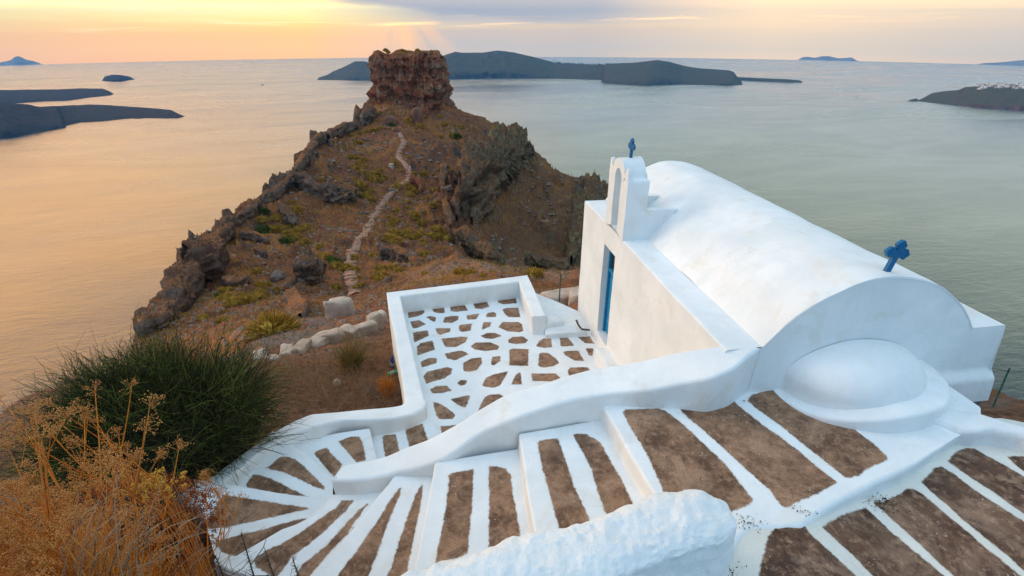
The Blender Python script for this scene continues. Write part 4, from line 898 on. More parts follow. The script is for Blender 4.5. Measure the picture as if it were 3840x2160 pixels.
# far gable end, right wall, right ledge
def quad(a, b_, c, d, n=12, m=8):
    u, v = np.meshgrid(np.linspace(0, 1, n), np.linspace(0, 1, m), indexing='ij'); a, b_, c, d = map(np.asarray, (a, b_, c, d))
    return (a*(1-u[..., None])+b_*u[..., None])*(1-v[..., None])+(d*(1-u[..., None])+c*u[..., None])*v[..., None]
FL_ = A0[:2]; FR = C3[:2]+ax*float((A0[:2]-C2[:2])@ax)
b.grid(quad([*FL_,-6.6],[*FL_,LZ],[*FR,LZ],[*FR,-6.6]))
b.grid(quad([*(C3[:2]+vv*.18+en*.12),-4.6],[*C3[:2],LZ],[*FR,LZ],[*FR,-6.6]))
# end wall: follows the vault's outline; the lower part stands proud with a soft set-off
prof = []
for pt in [(600,1165),(660,1110),(730,1050),(830,950),(950,870),(1060,810),(1180,760),(1310,700),(1440,655),(1540,643),(1640,640),(1790,655),(1950,710),(2040,780),(2110,850),(2160,940),(2190,1020)]:
    q = at_plane(T6(*pt), np.array([*C2[:2], 0]), np.array([*en, 0])); prof.append(((q[:2]-C2[:2])@vv, q[2]))
prof = np.array(prof); prof[0, 1] = LZ; prof[-1, 1] = LZ
prof = smooth(resample(prof, 70), 3)
ve = np.linspace(-float(np.linalg.norm(C2[:2]-K2)), WIDE, 110); topz = np.where((ve > prof[0, 0]) & (ve < prof[-1, 0]), np.interp(ve, prof[:, 0], prof[:, 1]), LZ)
zp = lambda x, y: at_plane(Z6(x, y), np.array([*C2[:2], 0]), np.array([*en, 0]))
zs1, zs2 = zp(700,505)[2], zp(1228,455)[2]; vs1 = (zp(700,505)[:2]-C2[:2])@vv; vs2 = (zp(1228,455)[:2]-C2[:2])@vv
rows = []
for k in range(34):
    f = k/33; row = []
    for v_, tz in zip(ve, topz):
        zb_ = -3.75; zset = zs1+(zs2-zs1)*(v_-vs1)/(vs2-vs1); z = tz-(tz-zb_)*f
        out_ = .03*max(0, (LZ-z)) + (.07*min(1, max(0, (zset-z)/.10)) if v_ > 1.2 else 0)
        if k == 0: out_ = 0
        xy = C2[:2]+vv*(v_+(.18*max(0, LZ-z)/1.2)*max(0, (v_-1.2))/(WIDE-1.2))+en*out_; row.append([*xy, z])
    rows.append(row)
b.grid(wob(np.array(rows), .012, 5))
walls = b.build('walls', M_WALL)
# vault: the traced profile swept back to the far gable
Lv = float((A0[:2]-C2[:2])@ax); ks = np.linspace(0, 1, 90)
Gv = np.array([[[*(C2[:2]+vv*p[0]+ax*(Lv*k)), p[1]] for p in prof] for k in ks])
Gv[..., 2] += fbm(Gv, 1.2, 3, 131)*.018
# soft arris at the near end
Gv[0, :, 2] -= .015; Gv[0, :, :2] += en*.004
gab = np.array([Gv[-1], np.concatenate([Gv[-1][:, :2], np.full((len(prof), 1), LZ-.3)], 1)])
b = MB(); b.grid(wob(Gv, .012, 6), flip=True); b.grid(gab)
q1, q2 = C2[:2]+vv*(prof[-1, 0]-.02), C3[:2]; b.grid(quad([*q1,LZ],[*q2,LZ],[*(q2+ax*Lv),LZ],[*(q1+ax*Lv),LZ], 20, 40))
vault = b.build('roof', M_WALL)
# belfry over the door
TB = .32
def bel(s, z, o=0.): return lw(s, z, o)
def oval(cs, z0, z1, w_, n=18):
    zc = z1-w_; return [(cs-w_, z0)]+[(cs-w_*math.cos(a), zc+w_*math.sin(a)) for a in np.linspace(0, math.pi, n)]+[(cs+w_, z0)]
hole_ = oval(1.645, -2.745, -1.81, .145)
outl = [(1.238,-2.8),(1.238,-2.2),(1.238,-1.90),(1.245,-1.88),(1.25,-1.74),(1.275,-1.725),(1.33,-1.74),(1.345,-1.90)]+[(1.645-.275*math.cos(a), -1.92+.265*math.sin(a)) for a in np.linspace(.12, math.pi-.12, 14)]+[(1.945,-1.90),(1.955,-1.74),(1.98,-1.725),(2.04,-1.74),(2.05,-1.88),(2.066,-1.90),(2.066,-2.2),(2.066,-2.8)]
No = 80
Po = resample(np.array(outl), No); Pi = resample(np.array(hole_), No)
b = MB()
def ringG(Pa, Pb, oa, ob, m=6): return np.array([[bel(*(a*(1-f)+c*f), oa*(1-f)+ob*f) for f in np.linspace(0, 1, m)] for a, c in zip(Pa, Pb)])
b.grid(ringG(Po, Pi, -.004, -.004)); b.grid(ringG(Po, Pi, TB, TB), flip=True)
b.grid(ringG(Pi, Pi, -.004, TB)); b.grid(ringG(Po, Po, -.004, TB, 8), flip=True)
b.grid(quad(bel(1.5,-2.745,-.004), bel(1.79,-2.745,-.004), bel(1.79,-2.745,TB), bel(1.5,-2.745,TB), 4, 4))
# pinnacles are thin: carve by lowering the outline behind the front 7 cm
V_ = np.vstack(b.V); s_ = (A0[:2]-V_[:, :2])@ax; o_ = (V_[:, :2]-A0[:2])@nrm
pin = (V_[:, 2] > -1.895) & ((s_ < 1.35) | (s_ > 1.94)) & (o_ > .06); V_[pin, 2] = -1.895
V_ += np.stack([fbm(V_, 3, 3, 141)*.01]*3, 1); b.V = [V_]
belf = b.build('belfry', M_WALL)
# little stepped buttresses tying the belfry to the vault
butts = []
for sa, sb in ((1.93, 2.066), (1.24, 1.36)):
    b = MB()
    for pr in ([(TB-.02,-2.345),(.80,-2.345),(.46,-2.80),(TB-.02,-2.80)],):
        Va = [bel(sa+.002, z, o) for o, z in pr]+[bel(sb-.002, z, o) for o, z in pr]
        b.poly(Va, [(0,1,2,3),(7,6,5,4),(0,4,5,1),(1,5,6,2),(3,2,6,7),(0,3,7,4)])
    butts.append(b.build('buttress', M_WALL, flat=True))
# door leaf with its frame and dark upper pane
def slab(name, s0, s1, z0, z1, o0, o1, mat):
    b = MB(); V = [lw(s, z, o) for s in (s0, s1) for o in (o0, o1) for z in (z0, z1)]; b.poly(V, [(0,1,3,2),(4,6,7,5),(0,4,5,1),(2,3,7,6),(0,2,6,4),(1,5,7,3)]); return b.build(name, mat, flat=True)
door = slab('door', S0+.04, S1-.04, ZD0+.01, ZD1-.45, .135, .165, M_DOOR)
fr = MB()
for s0_, s1_, z0_, z1_ in ((S0+.002, S0+.045, ZD0+.005, ZD1-.004), (S1-.045, S1-.002, ZD0+.005, ZD1-.004), (S0+.045, S1-.045, ZD1-.05, ZD1-.004), (S0+.045, S1-.045, ZD1-.47, ZD1-.42)):
    V = [lw(s, z, o) for s in (s0_, s1_) for o in (.10, .168) for z in (z0_, z1_)]; fr.poly(V, [(0,1,3,2),(4,6,7,5),(0,4,5,1),(2,3,7,6),(0,2,6,4),(1,5,7,3)])
frame = fr.build('door_frame', M_DOOR, flat=True)
pane = slab('door_window', S0+.045, S1-.045, ZD1-.42, ZD1-.05, .14, .155, M_DARK)
pn = MB()
for z0_, z1_ in ((ZD0+.12, ZD0+.55), (ZD0+.62, ZD0+1.12)):
    V = [lw(s, z, o) for s in (S0+.12, S1-.12) for o in (.122, .136) for z in (z0_, z1_)]; pn.poly(V, [(0,1,3,2),(4,6,7,5),(0,4,5,1),(2,3,7,6),(0,2,6,4),(1,5,7,3)])
panelb = pn.build('door_panel', M_DOOR, flat=True)
# apse: quarter dome on a curved plinth
CS, PZ = 1.13, ZL+.20
def ap(s, o, z): return [*(C2[:2]+vv*s+en*o), z]
Ga = []
for u_ in np.linspace(0, math.pi/2, 26):
    row = []
    for p_ in np.linspace(0, math.pi, 50):
        w_ = math.cos(u_)**1.05; row.append(ap(CS-.03-math.cos(p_)*.73*w_, math.sin(p_)*.60*w_+.01, PZ-.03+.37*math.sin(u_)))
    Ga.append(row)
base_ = np.array(Ga[0]); base_[:, 2] -= .3; Ga = [base_.tolist()]+Ga
b = MB(); b.grid(wob(np.array(Ga), .012, 8)); apse = b.build('apse', M_WALL)
Gp_ = []
pts_ = [(1.0, -.35), (1.0, -.1), (1.0, -.035), (.99, -.012), (.965, 0), (.9, .004), (.8, .008), (.6, .012), (.1, .012)]
for sc_, dz in pts_:
    Gp_.append([ap(CS-math.cos(p_)*.87*(sc_ if sc_ >= .96 else sc_), (math.sin(p_))**.9*.78*sc_+.005, PZ+dz-.19*max(0, math.cos(p_))**1.2) for p_ in np.linspace(0, math.pi, 60)])
b = MB(); b.grid(wob(np.array(Gp_), .012, 8)); plin = b.build('plinth', M_WALL)
adopt(chapel, walls, vault, belf, *butts, door, frame, pane, panelb, apse, plin)
pane.parent = door; panelb.parent = door; door.name = 'door'
for o_ in (pane, panelb): o_.matrix_parent_inverse = Matrix()
tag(chapel, 'whitewashed barrel-vaulted chapel with a small belfry over its blue door', 'chapel')
# ------------------------------------------------------------------ crosses
def cross_mesh(h, w_, t_, lobe, base):
    b = MB(); bars = []
    def prism(outline, y0, y1):
        V = [(x, y0, z) for x, z in outline]+[(x, y1, z) for x, z in outline]; n_ = len(outline)
        b.poly(V, [list(range(n_))[::-1], list(range(n_, 2*n_))]+[[i, (i+1) % n_, n_+(i+1) % n_, n_+i] for i in range(n_)])
    st = w_*.5
    cz_ = h*.60; arm = h*.30
    # one outline with trefoil ends, walked round
    O = [(-st, 0)]
    def tre(cx_, cz2, dx, dz):
        out_ = []; px, pz = -dz, dx                       # perpendicular
        for k, (a, s_) in enumerate(((0, -1), (1, 0), (0, 1))):
            ccx = cx_+dx*lobe*.75*a+px*lobe*.85*s_*-1; ccz = cz2+dz*lobe*.75*a+pz*lobe*.85*s_*-1
            base_a = math.atan2(dz, dx); mid = base_a+(-s_)*math.pi/2 if s_ else base_a
            spanned = 1.25
            seq = np.linspace(mid+spanned, mid-spanned, 7) if True else None
            out_ += [(ccx+math.cos(t_)*lobe*.72, ccz+math.sin(t_)*lobe*.72) for t_ in seq]
        return out_
    def arm_pts(dx, dz):
        cx_, cz2 = dx*arm*.78, cz_+dz*arm*.78; return tre(cx_, cz2, dx, dz)
    O += [(-st, cz_-st)] + arm_pts(-1, 0) + [(-st, cz_+st)] + arm_pts(0, 1) + [(st, cz_+st)] + arm_pts(1, 0) + [(st, cz_-st), (st, 0)]
    prism(O, -t_/2, t_/2)
    return b
def cross(loc, h, rz, tilt, lab):
    root = empty('cross', loc, rz); root.rotation_euler = (tilt[0], tilt[1], rz)
    o = cross_mesh(h, h*.16, h*.12, h*.10, 0).build('cross_body', M_BLUE, root, flat=True)
    bv = o.modifiers.new('bevel', 'BEVEL'); bv.width = h*.012; bv.segments = 2
    tag(root, lab, 'cross'); return root
q = at_plane(T6(1540,592), np.array([*(C2[:2]+ax*.13), 0]), np.array([*en, 0])); zc = float(np.interp((q[:2]-C2[:2])@vv, prof[:, 0], prof[:, 1]))
top_ = at_plane(T6(1620,340), np.array([*(C2[:2]+ax*.13), 0]), np.array([*en, 0]))
print('CROSS near', q, zc, top_)
cross((q[0], q[1], zc-.01), float(np.linalg.norm(top_-q))*1.0, math.atan2(vv[1], vv[0])+.0, (0.0, .20, 0), 'big blue trefoil cross standing on the near end of the chapel vault')
cb = bel(1.645, -1.665, .16); tp_ = at_plane(A2(2195,1035), np.array([*cb[:2], 0]), np.array([*ax, 0.]))
print('CROSS far', cb, tp_)
cross(tuple(cb-np.array([0,0,.01])), float(tp_[2]-cb[2]), math.atan2(ax[1], ax[0]), (0, 0, 0), 'small blue cross on top of the belfry above the chapel door')
# ------------------------------------------------------------------ bench block by the door, low walls, pipe
bk = [at_z(T5(1915,1172), -4.82), at_z(T5(2040,1172), -4.82), at_z(T5(2112,1325), -4.82), at_z(T5(2000,1340), -4.82)]
def block(name, c4, z1, z0, mat, r=.02, rough=.008):
    c4 = np.array([c[:2] for c in c4]); cen = c4.mean(0); P_ = resample(c4, 48, closed=True); rows = []
    for sc_, z in [(1, z0), (1, (z0+z1)/2), (1, z1-r), (.985, z1-r*.35), (.95, z1), (.5, z1+.002), (.02, z1+.002)]: rows.append(np.concatenate([cen+(P_-cen)*sc_, np.full((48, 1), z)], 1))
    b = MB(); b.grid(wob(np.array(rows), rough, 4), closed=True); return b.build(name, mat)
tag(block('stone_bench', bk, -4.82, ZT-.02, M_WALL), 'small square white bench block built against the wall beside the blue door', 'bench')
bk = [at_z(T5(1545,1010), -5.02), at_z(T5(1545,960), -5.02), at_z(T5(1660,940), -5.02), at_z(T5(1780,985), -5.02), at_z(T5(1830,1040), -5.02), at_z(T5(1700,1050), -5.02)]
tag(block('threshold_block', [at_z(T5(1540,1075), -5.0), at_z(T5(1540,962), -5.0), at_z(T5(1770,958), -5.0), at_z(T5(1860,1050), -5.0)], -5.0, -6.0, M_WALL), 'flat white sill closing the gap between the terrace parapet and chapel', 'sill')
tag(block('white_boulder', [at_z(T5(1548,1000), -4.92), at_z(T5(1550,935), -4.92), at_z(T5(1640,935), -4.92), at_z(T5(1680,985), -4.92)], -4.9, -5.3, M_ROUGH, .06, .03), 'rounded white lump at the inner end of the parapet gap beside the terrace', 'stone')
b = MB(); P_ = [at_z(T5(*p), z) for p, z in (((1772,965), -4.85), ((1790,1005), -4.93), ((1815,1035), -4.96), ((1875,1042), -4.97))]; b.tube(P_, .018, 6)
tag(b.build('drain_pipe', M_BROWNP), 'thin brown pipe lying on the sill at the foot of the chapel corner', 'pipe')
lo_ = [Z6(700,760), Z6(820,792), Z6(1100,838), Z6(1300,908), Z6(1496,968), Z6(1700,1040), Z6(2200,1200)]; ln_ = [Z6(700,900), Z6(860,950), Z6(960,1000), Z6(1100,1012), Z6(1250,995), Z6(1496,1040), Z6(2200,1330)]
lo_ = smooth(resample(np.array([at_z(p, -3.27) for p in lo_]), 70), 2); ln_ = smooth(resample(np.array([at_z(p, -3.27) for p in ln_]), 70), 2)
lw2 = wall_mesh('low_wall', lo_[:, :2], ln_[:, :2], [(0,-3.30),(.4,-3.27),(1,-3.25)], [(0,-3.55),(1,-3.75)], M_ROUGH, n=70, r=.06, rough=.02, zo=[(0,-4.3),(1,-4.3)])
tag(lw2, 'lumpy low white wall running right from the chapel corner', 'wall')
# green fence post with wire on the right
pb = at_z(Z6(1240,770), -4.35); pt_ = at_r(Z6(1370,470), math.hypot(pb[0], pb[1])+.02)
b = MB(); b.tube([pb-(pt_-pb)*.3, (pb+pt_)/2, pt_], .011, 6); root = empty('fence_post', pb); o = b.build('post', M_GREENPOST)
b2 = MB(); e1 = pb*.1+pt_*.9; b2.tube([e1+np.array([-1.2,1.0,.02]), e1+np.array([-.5,.4,-.03]), e1, e1+np.array([.8,.1,-.06]), e1+np.array([1.8,.3,-.08])], .003, 4); o2 = b2.build('wire', M_BROWNP)
adopt(root, o, o2); tag(root, 'leaning green post with thin wire on the slope right of the chapel', 'post')
pb = at_z(T5(1648,765), -7.9); b = MB(); b.tube([pb-np.array([0,0,.3]), pb+np.array([0,0,.75])], .022, 5)
tag(b.build('fence_post', M_GREENPOST), 'short green stake on the bare ground behind the terrace near the chapel', 'post')
# ------------------------------------------------------------------ ray against the hillside
def ground(x, y): return np.array([x, y, gz(x, y)])
def leafmat(name, cols, sc=3., rough=.75):
    m, n = newmat(name); g = n.n('ShaderNodeNewGeometry'); rnd = g.outputs['Random Per Island']
    c = n.ramp(rnd, [(i/(len(cols)-1), c_) for i, c_ in enumerate(cols)])
    f = n.noise(g.outputs['Position'], sc, 3, .6); c = n.mix(n.rng(f, .35, .65), c, n.mix(.5, c, cols[0]))
    fin(n, c, rough, None, .2); return m
M_BROOM = leafmat('broom_stems', [(.008,.011,.004), (.016,.024,.006), (.032,.052,.010), (.07,.035,.016), (.09,.14,.024), (.24,.27,.05), (.020,.013,.008)])
M_TWIG = leafmat('dark_twigs', [(.03,.02,.014), (.055,.032,.02), (.09,.055,.03)])
M_FENN = leafmat('dry_orange_stems', [(.58,.17,.018), (.74,.28,.03), (.36,.10,.016), (.55,.28,.05)])
M_FENL = leafmat('dry_orange_fluff', [(.60,.17,.012), (.85,.30,.025), (.12,.04,.012), (.90,.42,.05), (.28,.075,.014)])
M_UMB = leafmat('umbels', [(.48,.19,.05), (.60,.30,.09), (.34,.12,.03)])
M_HEA = leafmat('heather_twigs', [(.14,.08,.06), (.22,.14,.11), (.32,.22,.18), (.10,.05,.035)])
M_RUST = leafmat('rusty_flower_heads', [(.22,.05,.014), (.32,.085,.022), (.14,.035,.012)])
M_YEL = leafmat('yellow_flower_heads', [(.60,.33,.04), (.72,.45,.08), (.48,.22,.03)])
M_SCRB = leafmat('brown_scrub_twigs', [(.30,.13,.05), (.14,.07,.035), (.42,.24,.11), (.20,.15,.06), (.34,.27,.20)])
M_HEART = plain('bush_inner_shade', (.010,.008,.005), (.03,.02,.012), 30., .95)  # near-black, the shade between the twigs put into the colour
M_STRAW = leafmat('straw', [(.30,.23,.16), (.22,.14,.08), (.36,.29,.21)])
M_TUFT = leafmat('hill_shrub_leaves', [(.26,.15,.016), (.42,.26,.03), (.52,.33,.05), (.28,.12,.02), (.50,.22,.03)])
M_TUFG = leafmat('green_shrub_leaves', [(.05,.07,.016), (.085,.12,.022), (.13,.14,.03)])
M_STONE = plain('pale_broken_masonry', (.34,.24,.175), (.56,.45,.36), 1.6, .95, .6, .03)
M_SROCK = plain('grey_brown_rock', (.20,.14,.11), (.09,.065,.052), 2.0, .95, .8, .05)
M_RROCK = plain('reddish_rock', (.22,.10,.065), (.13,.06,.042), .8, .95, .8, .08)
M_STEP = plain('trodden_stone', (.46,.25,.165), (.27,.14,.095), 3.0, .95, .6, .03)
def stems(P0_, P1_, r0, r1, bend=.1, seg=3, k=3, rg=RNG):
    "many tapered curved stems at once: arrays of start and end points"
    n_ = len(P0_); t_ = np.linspace(0, 1, seg+1)[None, :, None]; L = np.linalg.norm(P1_-P0_, axis=1)
    bd = rg.normal(size=(n_, 3))*L[:, None]*bend; bd[:, 2] = np.abs(bd[:, 2])*.6
    C = P0_[:, None]*(1-t_)+P1_[:, None]*t_+bd[:, None]*(4*t_*(1-t_))
    d = (P1_-P0_)/(L[:, None]+1e-9); a = np.cross(d, rg.normal(size=(n_, 3))); a /= np.linalg.norm(a, axis=1)[:, None]+1e-9; b_ = np.cross(d, a)
    R = np.broadcast_to(r0, n_)[:, None]*(1-t_[0, :, 0])+np.broadcast_to(r1, n_)[:, None]*t_[0, :, 0]
    an = np.arange(k)*2*math.pi/k
    V = C[:, :, None]+(a[:, None, None]*np.cos(an)[None, None, :, None]+b_[:, None, None]*np.sin(an)[None, None, :, None])*R[:, :, None, None]
    F1 = gridF(seg+1, k, 0, True); F = (F1[None]+(np.arange(n_)*(seg+1)*k)[:, None, None]).reshape(-1, 4)
    return V.reshape(-1, 3), F
def join(*parts):
    V = []; F = []; o = 0
    for v, f in parts: V.append(v); F.append(f+o); o += len(v)
    return np.vstack(V), np.vstack(F)
def blobsm(C, r, rg=RNG):
    "small octahedral flower heads / fruits"
    n_ = len(C); base = np.array([[1,0,0],[0,1,0],[-1,0,0],[0,-1,0],[0,0,1],[0,0,-1]], float); r = np.broadcast_to(r, n_)
    V = C[:, None]+base[None]*r[:, None, None]*rg.uniform(.6, 1.3, (n_, 6, 1))
    f = np.array([[0,1,4,4],[1,2,4,4],[2,3,4,4],[3,0,4,4],[1,0,5,5],[2,1,5,5],[3,2,5,5],[0,3,5,5]])
    return V.reshape(-1, 3), (f[None]+(np.arange(n_)*6)[:, None, None]).reshape(-1, 4)
def tri(F):
    return [tuple(dict.fromkeys(f)) for f in F.tolist()]
def dome_dirs(n_, up=.25, rg=RNG, lowz=-.25):
    d = rg.normal(size=(n_*3, 3)); d /= np.linalg.norm(d, axis=1)[:, None]; d = d[d[:, 2] > lowz][:n_]; return d
# big green broom bush
bc = np.array([-4.14, 4.72, -4.22]); ra = np.array([1.44, 1.15, .86])
gb = ground(bc[0], bc[1]); root = empty('broom_bush', gb)
tc = dome_dirs(420, lowz=-.2); ti = RNG.integers(0, len(tc), 7600); d = tc[ti]+RNG.normal(size=(7600, 3))*.10; d /= np.linalg.norm(d, axis=1)[:, None]
s_ = (RNG.uniform(.52, .92, len(tc))[ti]-np.abs(RNG.normal(size=len(d)))*.13)[:, None]
lump = 1+.22*fbm(tc, 2.0, 3, 201)[ti][:, None]
tilt = RNG.normal(size=(len(tc), 3))*.38
p0 = bc+d*ra*s_*lump; dv = d*.8+tilt[ti]+RNG.normal(size=d.shape)*.42+np.array([0,0,.40]); dv /= np.linalg.norm(dv, axis=1)[:, None]
p1 = p0+dv*RNG.uniform(.24, .6, len(d))[:, None]*RNG.uniform(.6, 1.25, len(tc))[ti][:, None]
V1, F1 = stems(p0, p1, .0040, .0016, .12, 3)
# side shoots
sel = RNG.integers(0, len(d), 5200); f_ = RNG.uniform(.3, .8, 5200)[:, None]; q0 = p0[sel]*(1-f_)+p1[sel]*f_; dv2 = dv[sel]+RNG.normal(size=(5200, 3))*.45
V2, F2 = stems(q0, q0+dv2*RNG.uniform(.10, .24, 5200)[:, None], .0028, .0013, .06, 2)
Vb, Fb = join((V1, F1), (V2, F2)); o1 = mk('green_shoots', Vb, Fb, M_BROOM)
d = dome_dirs(5200, lowz=-.6); p1 = bc+d*ra*RNG.uniform(.45, .80, len(d))[:, None]; p0 = np.array([bc[0], bc[1], gb[2]])+RNG.normal(size=p1.shape)*np.array([.25, .25, .04]); p0 = p0*.45+p1*.55+RNG.normal(size=p1.shape)*.12
Vb, Fb = stems(p0, p1, .006, .003, .12, 3); o2 = mk('woody_twigs', Vb, Fb, M_TWIG)
# solid near-black core under the shoots: the bush's inner shade put into colour
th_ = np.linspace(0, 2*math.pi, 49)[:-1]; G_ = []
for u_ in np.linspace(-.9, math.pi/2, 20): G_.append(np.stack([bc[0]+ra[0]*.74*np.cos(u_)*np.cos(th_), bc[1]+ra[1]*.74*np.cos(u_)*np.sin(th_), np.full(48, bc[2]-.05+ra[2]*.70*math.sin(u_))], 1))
G_ = np.array(G_); G_ += (fbm(G_, 4, 4, 203)*.10)[..., None]; b = MB(); b.grid(G_, closed=True); o3 = b.build('shade_core', M_HEART)
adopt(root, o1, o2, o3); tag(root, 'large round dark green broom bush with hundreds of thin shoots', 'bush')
# dry fennel plants
def fennel(loc, h, seed, lab, spread=.35, mat=M_FENN, n_u=9, grp='dry fennel stalks'):
    rg = np.random.default_rng(seed); loc = np.array(loc, float); lean = rg.normal(size=2)*.12
    b = MB(); heads = []; nst = rg.integers(2, 4)
    for k in range(nst):
        l2 = lean+rg.normal(size=2)*.20; hh = h*rg.uniform(.75, 1.0); t_ = np.linspace(0, 1, 7)[:, None]
        P_ = loc+np.concatenate([l2[None]*hh*t_**1.4+rg.normal(size=(7, 2))*.03, hh*t_], 1); b.tube(P_, np.linspace(.0068, .0028, 7), 4); heads.append((P_[-1], P_[-1]-P_[-2], .8))
        for q in range(int(rg.integers(6, 10))):
            f = rg.uniform(.25, .95); i = f*6; i0 = int(i); base = P_[i0]*(1-(i-i0))+P_[min(6, i0+1)]*(i-i0)
            a = rg.uniform(0, 2*math.pi); dv = np.array([math.cos(a)*spread*1.4, math.sin(a)*spread*1.4, 1.0]); dv /= np.linalg.norm(dv); L = hh*rg.uniform(.18, .38)
            tt_ = np.linspace(0, 1, 5)[:, None]; Q = base+dv*L*tt_+np.array([0,0,.06])*L*tt_**2*2; b.tube(Q, np.linspace(.0052, .0022, 5), 3); heads.append((Q[-1], Q[-1]-Q[-2], 1.))
            if rg.random() < .6:
                a2 = a+rg.normal()*.9; dv = np.array([math.cos(a2)*.7, math.sin(a2)*.7, .9]); m_ = Q[2]; Q2 = m_+dv*L*.5*tt_; b.tube(Q2, .0016, 3); heads.append((Q2[-1], Q2[-1]-Q2[-2], .8))
    root = empty('dry_fennel', loc); so = b.build('stems', mat)
    us = []
    for hp, hd, sc_ in heads:
        hd = hd/(np.linalg.norm(hd)+1e-9); SP0, SP1, HD = [], [], []
        for q in range(n_u):
            v = hd*.8+rg.normal(size=3)*.55; v /= np.linalg.norm(v); e = hp+v*.055*sc_*rg.uniform(.7, 1.2); SP0.append(hp-v*.004); SP1.append(e)
            for _ in range(4): HD.append(e+rg.normal(size=3)*.008)
        v1, f1 = stems(np.array(SP0), np.array(SP1), .0011, .0008, .05, 1, 3, rg); v2, f2 = blobsm(np.array(HD), .0036, rg)
        V_, F_ = join((v1, f1), (v2, f2)); us.append(mk('umbel', V_, tri(F_), M_UMB))
    adopt(root, so, *us); tag(root, lab, 'dry plant', grp); return root
places = [(35,1090,2.7),(110,1060,3.0),(185,1130,2.9),(20,1180,2.4),(150,1190,2.6),(75,1230,2.5),(165,1070,3.4),(325,1110,3.6),(30,1270,2.6),(110,1300,2.7),(60,1010,3.5),(215,1060,3.5),(60,1160,2.9)]
words = ['at the left edge, tall','in the middle of the orange thicket, tall','between the thicket and the broom bush','low at the left edge','in the centre of the thicket, shorter','nearest the bottom left corner','beside the heather bush','tallest, reaching in front of the broom bush','at the bottom left corner','leaning over the heather bush','at the back of the thicket against the ground edge','small one in front of the dark bush','short one near the bottom edge']
for i, ((x, y, r_), wd) in enumerate(zip(places, words)):
    q = at_r(D(x*.9, y+(85 if i % 4 else 40)), r_); g_ = ground(q[0], q[1]); fennel(g_, max(.5, (q[2]-g_[2])*1.0), 300+i, 'orange dry fennel stalk with umbels, '+wd, n_u=15)
for i, (x, y, r_, wd) in enumerate([(55,985,6.6,'standing against the sea at the far left'), (15,1000,6.3,'beside the left frame edge against the sea'), (105,1000,6.8,'just left of the broom bush')]):
    q = at_r(D(x, y), r_); g_ = ground(q[0], q[1]); fennel(g_, 1.0, 340+i, 'thin greenish dry fennel '+wd, .4, M_STRAW)
# orange-brown undergrowth: fluffy dead foliage
def thicket(name, pts, n_, hgt, rad, mats, lab, kind=None, cat=None, blob=False, up=1.0, jit=.5, r0=.0016):
    C = np.array(pts)[RNG.integers(0, len(pts), n_)]; xy = C[:, :2]+RNG.normal(size=(n_, 2))*rad; g_ = np.array([gz(x, y) for x, y in xy])
    p0 = np.concatenate([xy, (g_+RNG.uniform(0, hgt*.75, n_))[:, None]], 1); dv = RNG.normal(size=(n_, 3))*jit+np.array([0, 0, up]); p1 = p0+dv*RNG.uniform(.06, .2, n_)[:, None]
    V_, F_ = stems(p0, p1, r0, .0008, .15, 2); o = mk(name, V_, F_, mats); return o
und = []
for x, y, r_ in [(0,1449,1.9),(60,1440,2.1),(130,1449,2.2),(0,1350,2.5),(80,1340,2.6),(0,1260,2.9),(70,1260,3.0),(110,1250,3.1),(0,1180,3.3),(80,1170,3.4),(-60,1300,2.8),(-60,1200,3.2)]:
    q = at_r(D(x, y), r_*1.12); und.append(q)
o = thicket('dry_undergrowth', und, 30000, .95, .20, M_FENL, '', jit=.75, up=.6, r0=.0019)
tag(o, kind='stuff')
gpts = [np.array([math.sin(a)*r_, math.cos(a)*r_]) for a, r_ in zip(np.radians(RNG.uniform(-56, -8, 700)), RNG.uniform(3.6, 16, 700))]
gpts = [g_ for g_ in gpts if not (-2.95 < g_[0] < 6 and g_[1] < 5.2)]
o = thicket('dry_grass', gpts, 15000, .06, .22, M_STRAW, '', jit=.6, up=.7, r0=.0016); tag(o, kind='stuff')
gp2 = [hit(D(x, y), 3.5, 30) for x, y in [(720,930),(760,940),(800,930),(840,950),(760,980),(820,1000),(960,900),(985,960),(940,1000),(1000,1000),(900,1010),(880,950),(720,1000),(690,960),(930,930),(560,840),(960,870),(640,930)]]
o = thicket('brown_scrub', [g for g in gp2 if g is not None], 5200, .20, .34, M_SCRB, '', jit=.7, up=.7, r0=.0028); tag(o, kind='stuff')
# heather-like bush with rusty heads
hc = at_z(D(345,1375), -3.86); hr_ = np.array([.62, .46, .44]); gb = ground(hc[0], hc[1]); root = empty('heather_bush', gb)
d = dome_dirs(9000, lowz=-.1); p0 = hc+d*hr_*RNG.uniform(.35, .85, len(d))[:, None]; dv = d*.6+np.array([0, 0, .7])+RNG.normal(size=d.shape)*.22; p1 = p0+dv*RNG.uniform(.08, .20, len(d))[:, None]
V_, F_ = stems(p0, p1, .0018, .0008, .06, 2); o1 = mk('twigs', V_, F_, M_HEA)
d = dome_dirs(1500, lowz=.05); d = d[(d[:, 1] > .0) | (d[:, 0] > .35)]; hp = hc+d*hr_*RNG.uniform(1.0, 1.22, len(d))[:, None]+np.array([0, 0, .06]); hs = (hp[:, None]+RNG.normal(size=(len(hp), 7, 3))*.010).reshape(-1, 3)
V_, F_ = blobsm(hs, .0065); o2 = tag(mk('flower_heads', V_, tri(F_), M_RUST), kind='stuff')
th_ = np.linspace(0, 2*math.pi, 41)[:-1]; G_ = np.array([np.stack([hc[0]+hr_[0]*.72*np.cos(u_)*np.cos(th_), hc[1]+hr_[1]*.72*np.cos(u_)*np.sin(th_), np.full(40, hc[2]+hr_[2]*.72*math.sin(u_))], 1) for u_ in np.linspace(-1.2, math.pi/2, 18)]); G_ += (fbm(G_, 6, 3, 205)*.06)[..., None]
b = MB(); b.grid(G_, closed=True); o3 = b.build('shade_core', M_HEART)  # core coloured near-black for the shade inside the heather
